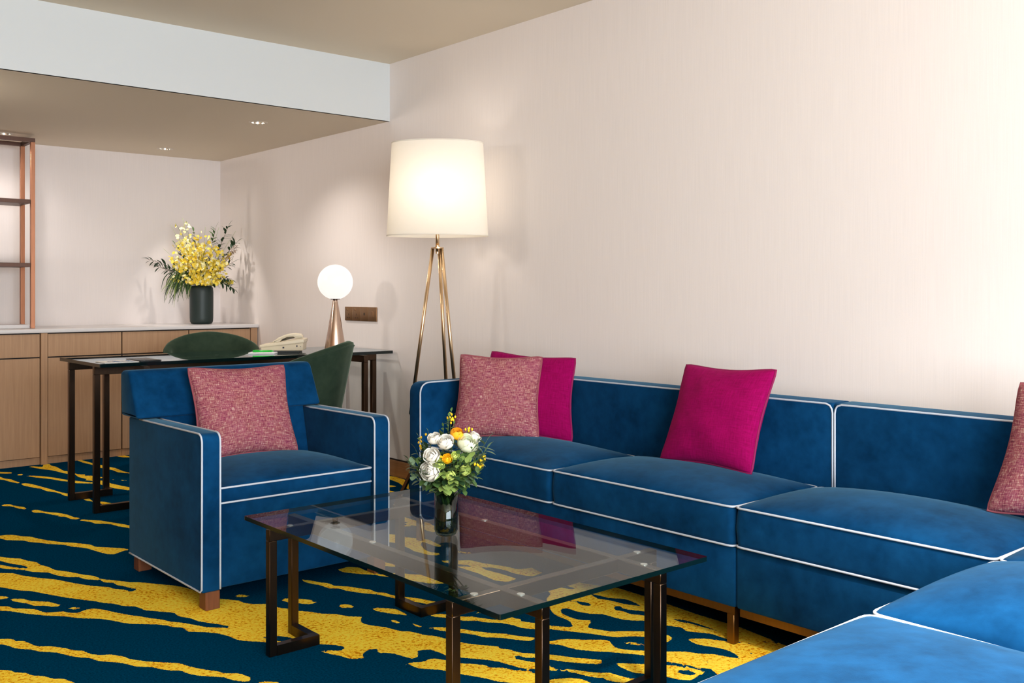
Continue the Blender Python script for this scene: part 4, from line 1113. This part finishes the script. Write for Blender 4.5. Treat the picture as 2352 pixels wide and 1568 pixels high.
# socket plate
so = thing('socket_plate', 'bronze wall plate with two sockets and two switches', 'socket', (X1, 5.42, 0.946))
M_PLATE = pmat('plate_bronze', lin(150, 118, 88), 0.38, 0.9)
M_HOLE = pmat('socket_hole', lin(26, 20, 16), 0.6)
y1, wv = 5.612, 0.0945
for i in range(4):
    ya = y1 - (i + 1) * wv; yb = y1 - i * wv
    g = box('gang', X1 - 0.009, X1, ya + 0.0006, yb - 0.0006, 0.945, 1.035, M_PLATE, so, 0.002, 2)
    yc = (ya + yb) / 2
    if i < 2:
        for dy, dz, w_, h_ in ((0.0, -0.004, 0.004, 0.012), (0.011, -0.026, 0.008, 0.006), (-0.011, -0.026, 0.008, 0.006)):
            box('pin_hole', X1 - 0.0094, X1 - 0.008, yc + dy - w_ / 2, yc + dy + w_ / 2, 0.99 + dz - h_ / 2, 0.99 + dz + h_ / 2, M_HOLE, g)
        box('rocker', X1 - 0.012, X1 - 0.008, yc + 0.008, yc + 0.024, 1.010, 1.022, M_PLATE, g, 0.001, 1)
    elif i == 2:
        box('data_port', X1 - 0.0094, X1 - 0.008, yc - 0.006, yc + 0.006, 0.982, 0.998, M_HOLE, g)
    else:
        box('rocker', X1 - 0.012, X1 - 0.008, yc - 0.012, yc + 0.012, 0.972, 1.008, M_PLATE, g, 0.001, 1)

# ------------------------------------------------------------------ flowers
M_LEAF = [pmat('leaf_dark', lin(38, 66, 36), 0.55), pmat('leaf_mid', lin(74, 104, 52), 0.55), pmat('leaf_lime', lin(140, 164, 84), 0.55), pmat('leaf_grey', lin(100, 124, 96), 0.6)]
M_STEM = pmat('stem_green', lin(72, 96, 44), 0.6)
M_TWIG = pmat('twig_brown', lin(92, 72, 52), 0.7)

def leaf_vf(base, d, up, L, wd, bend=0.15):
    d = d.normalized(); s = d.cross(up)
    if s.length < 1e-3:
        s = d.cross(Vector((1, 0, 0)))
    s.normalize(); nn = s.cross(d).normalized()
    V = []
    for t_, w_ in ((0, 0.06), (0.3, 0.8), (0.55, 1.0), (0.8, 0.65), (1.0, 0.0)):
        c = base + d * (L * t_) - nn * (bend * L * t_ * t_)
        if w_ == 0:
            V.append(c)
        else:
            V += [c + s * (wd * w_ / 2) + nn * 0.08 * wd * w_, c, c - s * (wd * w_ / 2) + nn * 0.08 * wd * w_]
    F = []
    for i in range(3):
        b = i * 3
        F += [(b, b + 1, b + 4, b + 3), (b + 1, b + 2, b + 5, b + 4)]
    F += [(9, 10, 12), (10, 11, 12)]
    return V, F

def curve(p0, p1, bow, n=8):
    p0, p1 = Vector(p0), Vector(p1)
    return [p0.lerp(p1, k / n) + bow * (4 * (k / n) * (1 - k / n)) for k in range(n + 1)]

def sprig(parent, name, p0, p1, bow, count, L, wd, leafm, start=0.25, stem_r=0.0015, spread=0.9, rnd=None, stemm=None, bend=0.2):
    rnd = rnd or random
    pts = curve(p0, p1, bow, 10)
    st = mesh(name, tube(pts, stem_r, 5, False, stem_r * 0.5), stemm or M_STEM, parent, True)
    vfs = []
    for k in range(count):
        t_ = start + (1 - start) * k / max(count - 1, 1)
        i = min(int(t_ * 10), 9); f = t_ * 10 - i
        b = pts[i].lerp(pts[i + 1], f)
        tan = (pts[i + 1] - pts[i]).normalized()
        side = Vector((rnd.uniform(-1, 1), rnd.uniform(-1, 1), rnd.uniform(-0.7, 0.7))).normalized()
        side = (side - tan * side.dot(tan)).normalized()
        if k % 2:
            side = -side
        dirv = tan * (1 - spread * 0.6 if k < count - 1 else 1.0) + side * (spread if k < count - 1 else 0.05)
        s = rnd.uniform(0.75, 1.1)
        vfs.append(leaf_vf(b, dirv, Vector((0, 0, 1)), L * s, wd * s, bend))
    lv = mesh('leaves', cat(*vfs), leafm, st, True)
    lv['kind'] = 'stuff'
    return st

def rose(parent, name, c, axis, R, m, rings=(3, 5, 6, 7), seed=1, open_=1.0):
    """nested cupped petals, each a piece of a shell that opens towards the axis"""
    rnd = random.Random(seed)
    axis = axis.normalized()
    u = axis.orthogonal().normalized(); v = axis.cross(u)
    vfs = []
    nR = len(rings)
    for ri, n in enumerate(rings):
        k = (ri + 1) / nR
        rk = R * (0.30 + 0.70 * k)
        phi0 = (0.30 + 0.80 * k ** 1.3) * open_
        for i in range(n):
            a = 2 * PI * (i + 0.41 * ri) / n + rnd.uniform(-0.12, 0.12)
            hw = PI / n * 1.35
            ph_t = phi0 + rnd.uniform(-0.08, 0.10)
            fl = rnd.uniform(0.02, 0.10) * k
            V, F = [], []
            NT, NS = 6, 7
            for t in range(NT):
                tt = t / (NT - 1)
                for q in range(NS):
                    s_ = -1 + 2 * q / (NS - 1)
                    top = ph_t + 0.30 * abs(s_) ** 3
                    ph = 2.75 + (top - 2.75) * tt
                    rr = rk * (1 + fl * max(0.0, tt - 0.72) * 4 - 0.05 * (1 - abs(s_)) * tt + 0.03 * (i % 2))
                    az = a + hw * s_ * (0.55 + 0.45 * math.sin(PI * min(1.0, 0.15 + 0.7 * tt)))
                    d = (u * math.cos(az) + v * math.sin(az)) * math.sin(ph) + axis * math.cos(ph) * 0.88
                    V.append(c + d * rr)
            for t in range(NT - 1):
                for q in range(NS - 1):
                    b = t * NS + q
                    F.append((b, b + 1, b + NS + 1, b + NS))
            vfs.append((V, F))
    nb, core = 10, ([], [])
    for i in range(7):
        ph = PI * i / 6
        for k in range(nb):
            a = 2 * PI * k / nb
            core[0].append(c + axis * (R * 0.27 * math.cos(ph)) + (u * math.cos(a) + v * math.sin(a)) * (R * 0.27 * math.sin(ph) + 1e-5))
    for i in range(6):
        for k in range(nb):
            core[1].append((i * nb + k, i * nb + (k + 1) % nb, (i + 1) * nb + (k + 1) % nb, (i + 1) * nb + k))
    vfs.append(core)
    o = mesh(name, cat(*vfs), m, parent, True)
    o['kind'] = 'stuff'
    return o

# coffee table vase and posy
CV = Vector((1.752, 2.327, 0.4097))
M_VASE = clear_glass('vase_smoked_glass', (0.40, 0.48, 0.48), 1.0)
vase = thing('glass_vase', 'small smoked glass vase standing on the coffee table', 'vase', CV)
RV, HV = 0.035, 0.130
prof = [(0.004, 0.0005), (0.022, 0.0008), (0.030, 0.005), (RV, 0.018), (RV, HV), (RV - 0.003, HV), (RV - 0.003, 0.020), (0.026, 0.010), (0.004, 0.008)]
mesh('vase_body', lathe(prof, CV, 40), M_VASE, vase, True)
mesh('vase_foot', lathe([(0.004, 0.0088), (0.024, 0.0105), (0.028, 0.018), (0.004, 0.016)], CV, 32), pmat('vase_thick_bottom', lin(16, 26, 30), 0.1), vase, True)
mesh('water', lathe([(RV - 0.0035, 0.022), (RV - 0.0035, 0.098), (0.001, 0.0985)], CV, 32), clear_glass('vase_water', (0.86, 0.92, 0.90), 0.6), vase, True)

rr_ = random.Random(21)
posy = thing('posy', 'posy of white roses and yellow ranunculus in the smoked vase', 'flowers', CV + Vector((0, 0, HV)))
PX = 2.905 / 2250.0
PC = CV + Vector((0, 0, 0.226))             # middle of the ball of flowers
PCX, PCY = 1026, 1054
def at_px(px, py, R=0.105, back=0.0):
    a = (px - PCX) * PX; b = -(py - PCY) * PX
    d = math.sqrt(max(R * R - a * a - b * b, 0.0004))
    return PC + RT * a + Vector((0, 0, b)) - FW * (d - back)
M_WHITE = pmat('petal_white', lin(240, 236, 226), 0.7, 0, Specular_IOR_Level=0.2)
M_CREAM = pmat('petal_cream_green', lin(232, 236, 206), 0.6)
M_ORANGE = pmat('petal_orange', lin(250, 176, 30), 0.6)
M_YEL = pmat('petal_yellow', lin(252, 200, 20), 0.6)
M_LIME = pmat('petal_lime', lin(206, 222, 120), 0.6)
blooms = [('white_rose', 995, 1068, 26, M_WHITE, (3, 5, 6, 7), 1.0), ('white_rose', 999, 1034, 21, M_WHITE, (3, 5, 7), 1.1), ('white_ranunculus', 1029, 1004, 21, M_WHITE, (3, 5, 6, 7), 1.1),
          ('white_rose', 1003, 998, 17, M_WHITE, (3, 5, 6), 1.0), ('cream_ranunculus', 1077, 1010, 26, M_CREAM, (4, 6, 7, 8), 1.05), ('white_rose', 1094, 1001, 16, M_WHITE, (3, 5, 6), 1.0), ('orange_ranunculus', 1053, 990, 17, M_ORANGE, (3, 5, 6), 0.8),
          ('yellow_flower', 1034, 1040, 13, M_YEL, (3, 5, 6), 1.0), ('lime_rosebud', 1041, 1078, 13, M_LIME, (3, 4, 4), 0.6), ('lime_rosebud', 1073, 1068, 14, M_LIME, (3, 4, 5), 0.7),
          ('green_carnation', 1016, 1052, 14, M_LIME, (5, 7, 9), 1.1), ('green_carnation', 1051, 1034, 11, M_LIME, (5, 6), 1.0), ('cream_rosebud', 1092, 1022, 10, M_CREAM, (3, 4), 0.6)]
for i, (nm, px, py, r, m_, rg, op) in enumerate(blooms):
    c = at_px(px, py)
    ax = (c - PC) + Vector((0, 0, 0.045))
    rose(posy, nm, c, ax, r * PX * 0.90, m_, rg, 50 + i, op)
mouth = CV + Vector((0, 0, HV))
def tip(px, py, back):
    return PC + RT * ((px - PCX) * PX) + Vector((0, 0, -(py - PCY) * PX)) - FW * (0.10 - back)
for i, (px, py, bk_, L, w_, mi, cnt) in enumerate([(948, 1062, .06, .020, .016, 3, 9), (957, 1032, .09, .018, .014, 3, 8), (950, 1085, .03, .024, .018, 3, 8), (975, 1100, .02, .024, .018, 0, 8),
        (985, 992, .10, .012, .008, 1, 14), (972, 1008, .10, .012, .008, 1, 12), (1038, 945, .10, .013, .008, 1, 14), (1030, 968, .10, .010, .006, 1, 14), (1078, 978, .12, .010, .006, 1, 10),
        (1120, 1008, .06, .028, .014, 3, 10), (1115, 1030, .04, .028, .014, 3, 10), (1110, 1060, .04, .016, .008, 1, 12), (1098, 1080, .03, .016, .010, 1, 10), (1090, 1097, .05, .026, .014, 1, 7),
        (1012, 1110, .02, .024, .018, 1, 7), (1030, 1108, .0, .026, .020, 2, 6), (1053, 1112, .0, .026, .018, 2, 5), (1000, 1118, .03, .024, .016, 2, 6), (1065, 1040, .01, .016, .010, 1, 12), (1085, 1040, .0, .030, .020, 2, 5),
        (1057, 1052, .0, .010, .006, 1, 14), (1040, 1100, .0, .028, .02, 0, 7), (1070, 1095, .03, .03, .018, 0, 8), (985, 1082, .02, .026, .018, 0, 8), (1020, 1085, .0, .026, .018, 1, 7), (1010, 1070, .04, .03, .02, 0, 8), (1060, 1085, .04, .03, .02, 0, 8), (1050, 1010, .08, .03, .02, 0, 9), (1030, 1030, .06, .03, .02, 0, 9), (970, 1040, .08, .02, .016, 0, 9),
        (944, 1045, .03, .022, .017, 3, 9), (955, 1075, .01, .024, .018, 3, 9), (962, 1050, .03, .022, .016, 1, 9), (968, 1095, .0, .024, .017, 1, 8), (978, 1018, .05, .014, .009, 1, 12), (965, 1000, .07, .012, .008, 1, 12),
        (1122, 1020, .03, .026, .013, 3, 11), (1112, 1045, .02, .020, .011, 1, 11), (1105, 1070, .01, .018, .011, 1, 10), (1085, 1085, .0, .024, .015, 2, 8), (1034, 955, .08, .012, .007, 1, 14), (1045, 972, .08, .011, .007, 1, 13), (1020, 978, .08, .012, .007, 1, 12),
        (1062, 1105, .0, .026, .018, 1, 7), (990, 1108, .0, .024, .018, 1, 7), (1025, 1062, -.01, .018, .013, 2, 8), (1058, 1030, -.01, .018, .012, 1, 9), (1055, 1060, -.01, .018, .013, 2, 7), (1012, 1090, -.01, .024, .018, 2, 6),
        (1012, 1012, .05, .024, .016, 0, 9), (1042, 1016, .05, .024, .016, 1, 9), (1062, 1004, .06, .022, .015, 0, 9), (1078, 1034, .03, .024, .016, 1, 9), (1098, 1040, .04, .024, .016, 0, 9), (986, 1024, .05, .022, .016, 0, 9), (1022, 1022, .03, .022, .015, 1, 9), (1048, 1052, .01, .020, .014, 1, 9), (1092, 1028, .05, .024, .015, 3, 9), (975, 1058, .04, .022, .016, 0, 9), (1100, 1012, .06, .022, .013, 3, 9), (1064, 1050, .02, .022, .015, 2, 8), (1018, 1000, .07, .018, .012, 1, 10), (1005, 1046, .03, .022, .016, 0, 9)]):
    sprig(posy, 'leafy_sprig', mouth + Vector((rr_.uniform(-.012, .012), rr_.uniform(-.012, .012), -0.02)), tip(px, py - (30 if py > 1078 else 0), bk_), Vector((0, 0, -0.012 if py < 1078 else 0.004)), int(cnt * 1.3), L * 1.3, w_ * 1.3, M_LEAF[mi], 0.42, 0.0014, 0.9, rr_)
# tiny yellow buds on the fine sprays
vfs = []
for px, py, bk_ in [(1036, 952, .1), (1042, 960, .1), (1040, 968, .1), (1034, 962, .1), (985, 998, .08), (968, 1004, .1), (966, 1014, .1), (1082, 985, .1), (1075, 982, .1), (1108, 1050, .04), (1112, 1058, .04), (1104, 1064, .03), (1115, 1044, .05), (1098, 1058, .02), (1022, 1040, .0), (970, 1026, .08)]:
    for k in range(3):
        c = tip(px + rr_.uniform(-5, 5), py + rr_.uniform(-5, 5), bk_)
        vfs.append(lathe([(0.0005, -0.004), (0.003, -0.001), (0.003, 0.002), (0.0005, 0.005)], c, 7))
o = mesh('yellow_buds', cat(*vfs), M_YEL, posy, True); o['kind'] = 'stuff'
for k in range(12):
    a = rr_.uniform(0, 2 * PI); q = rr_.uniform(0.008, 0.022)
    top = mouth + Vector((math.cos(a) * 0.02, math.sin(a) * 0.02, 0.03))
    bot = CV + Vector((math.cos(a + 2.2) * q, math.sin(a + 2.2) * q, 0.022 + rr_.uniform(0, 0.02)))
    mesh('stem', tube([bot, top], 0.0022 + 0.0012 * (k % 3), 7), [M_STEM, M_LEAF[1], M_LEAF[2]][k % 3], posy, True)

# counter vase and tall arrangement
BV = Vector((3.092, 7.20, 0.888))
big = thing('green_vase', 'dark green frosted glass vase on the white counter', 'vase', BV)
mesh('vase_body', lathe([(0.060, 0.0), (0.075, 0.004), (0.084, 0.020), (0.086, 0.05), (0.087, 0.15), (0.087, 0.245), (0.084, 0.275), (0.072, 0.290), (0.055, 0.293), (0.053, 0.286), (0.070, 0.27), (0.078, 0.24), (0.078, 0.06)], BV, 48, True, True),
     pmat('vase_green_frosted', lin(24, 42, 40), 0.48), big, True)
rb = random.Random(5)
bq = thing('yellow_arrangement', 'tall bouquet of yellow orchids and green foliage in the green vase', 'flowers', BV + Vector((0, 0, 0.29)))
SX = 7.475 / 2250.0
def bp_(px, py, dy=0.0):
    return Vector((BV.x, BV.y, 0)) + RT * ((px - 463) * SX) + FW * dy + Vector((0, 0, 0.888 + (743 - py) * SX))
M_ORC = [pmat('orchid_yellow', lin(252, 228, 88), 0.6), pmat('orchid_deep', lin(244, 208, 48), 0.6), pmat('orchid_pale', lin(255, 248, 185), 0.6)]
def floret(c, R, rnd):
    ax = Vector((rnd.uniform(-1, 1), rnd.uniform(-1, 1), rnd.uniform(-0.6, 0.8))) - FW * 0.7
    ax.normalize(); u = ax.orthogonal().normalized(); v = ax.cross(u)
    V, F = [], []
    a0 = rnd.uniform(0, 6)
    for k in range(4):
        a = a0 + k * PI / 2
        d = u * math.cos(a) + v * math.sin(a); s = ax.cross(d)
        L = R * (1.25 if k == 0 else 0.85); w_ = R * (0.75 if k == 0 else 0.42)
        b = len(V)
        V += [c, c + d * L * 0.55 + s * w_ + ax * R * 0.2, c + d * L + ax * R * 0.05, c + d * L * 0.55 - s * w_ + ax * R * 0.2]
        F.append((b, b + 1, b + 2, b + 3))
    return V, F
m0 = BV + Vector((0, 0, 0.27))
tips = [(402, 512, .02), (420, 530, -.05), (428, 506, .0), (455, 535, .03), (440, 548, -.06), (482, 545, -.02), (398, 592, -.03), (412, 565, -.07), (405, 615, -.05), (425, 600, -.10), (448, 575, -.10), (470, 570, -.11), (492, 580, -.08), (512, 575, -.02),
        (525, 600, -.05), (500, 612, -.10), (475, 612, -.13), (450, 625, -.12), (430, 635, -.10), (520, 628, -.06), (488, 640, -.12), (465, 645, -.12), (508, 655, -.09), (535, 655, -.02), (440, 655, -.10), (478, 662, -.10),
        (415, 548, -.03), (432, 560, -.08), (462, 552, -.07), (505, 562, -.05), (530, 585, -.03), (518, 612, -.07), (455, 600, -.12), (400, 640, -.05), (486, 560, -.09), (412, 588, -.08)]
for i, (px, py, dy) in enumerate(tips):
    tp_ = bp_(px, py, dy)
    pts = curve(m0 + Vector((rb.uniform(-.03, .03), rb.uniform(-.03, .03), 0)), tp_, Vector((0, 0, 0.02)) + RT * rb.uniform(-.02, .02), 8)
    st = mesh('orchid_spray', tube(pts, 0.0022, 5, False, 0.0009), M_STEM, bq, True)
    vfs, fm = [], []
    nf = 24 if (py < 545) else 32
    for k in range(nf):
        t_ = 0.36 + 0.66 * (k / nf)
        j = min(int(t_ * 8), 7); b = pts[j].lerp(pts[j + 1], min(1, t_ * 8 - j))
        sp = 0.050 * (1.15 - t_) + 0.014
        b = b + Vector((rb.uniform(-sp, sp), rb.uniform(-sp, sp), rb.uniform(-sp, sp)))
        b.z = max(b.z, BV.z + 0.305 + rb.uniform(0, 0.02))
        vfs.append(floret(b, rb.uniform(0.012, 0.019) * (1.15 - 0.35 * t_), rb))
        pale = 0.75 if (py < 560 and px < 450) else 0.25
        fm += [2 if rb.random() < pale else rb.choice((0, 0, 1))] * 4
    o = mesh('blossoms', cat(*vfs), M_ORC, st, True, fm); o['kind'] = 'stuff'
# thin bare tips
for px, py in ((388, 514), (416, 499), (470, 520), (375, 570), (540, 530), (500, 520)):
    mesh('bud_stem', tube(curve(m0, bp_(px, py, rb.uniform(-.04, .04)), Vector((0, 0, 0.01)), 8), 0.0014, 5, False, 0.0008), M_LEAF[2], bq, True)
# leafy branches
for px, py, dy, cnt, L, w_, mi, bow in ((342, 594, -.02, 26, .045, .014, 0, .03), (362, 610, -.04, 22, .040, .013, 0, .02), (523, 518, .02, 26, .045, .015, 0, -.01), (492, 522, .04, 20, .04, .013, 1, 0), (545, 556, -.01, 24, .045, .015, 0, .02),
                                  (540, 662, -.04, 26, .040, .014, 0, .05), (530, 640, -.02, 22, .040, .014, 0, .04), (440, 530, .05, 16, .035, .012, 1, 0), (535, 600, .02, 20, .04, .014, 0, .02), (400, 560, .03, 16, .04, .012, 1, .0)):
    sprig(bq, 'leafy_branch', m0, bp_(px, py, dy), Vector((0, 0, bow)), int(cnt * 1.2), L * 1.5, w_ * 1.5, M_LEAF[mi], 0.28, 0.0026, 0.75, rb, M_TWIG)
# drooping narrow leaves, lower left
for k in range(70):
    ex, ey = rb.uniform(376, 440), rb.uniform(655, 705)
    if ex > 425 and ey > 690:
        ey -= 15
    p1 = bp_(ex, ey, rb.uniform(-.10, .03))
    pts = curve(m0 + Vector((0, 0, 0.02)), p1, Vector((0, 0, rb.uniform(.06, .15))) - FW * 0.03 - RT * rb.uniform(0.0, 0.06), 9)
    V, F = [], []
    for j, p in enumerate(pts):
        w_ = 0.015 * math.sin(PI * (0.12 + 0.86 * j / 9)) + 0.0006
        V += [p + RT * w_ * 0.5, p - RT * w_ * 0.5 + FW * w_ * 0.5]
    for j in range(9):
        F.append((2 * j, 2 * j + 1, 2 * j + 3, 2 * j + 2))
    mesh('drooping_leaf', (V, F), M_LEAF[(1, 0, 1, 2)[k % 4]], bq, True)
# dried brown plume
vfs = []
pts = curve(m0, bp_(548, 565, -.05), Vector((0, 0, -0.02)), 10)
pl = mesh('dried_plume', tube(pts, 0.002, 5, False, 0.001), M_TWIG, bq, True)
for k in range(150):
    t_ = rb.uniform(0.5, 1.0); j = min(int(t_ * 10), 9)
    b = pts[j].lerp(pts[j + 1], t_ * 10 - j) + Vector((rb.uniform(-.02, .02), rb.uniform(-.02, .02), rb.uniform(-.02, .02)))
    vfs.append(lathe([(0.0004, -0.004), (0.0028, 0), (0.0004, 0.004)], b, 5))
o = mesh('seed_heads', cat(*vfs), pmat('seed_tan', lin(150, 118, 88), 0.8), pl); o['kind'] = 'stuff'
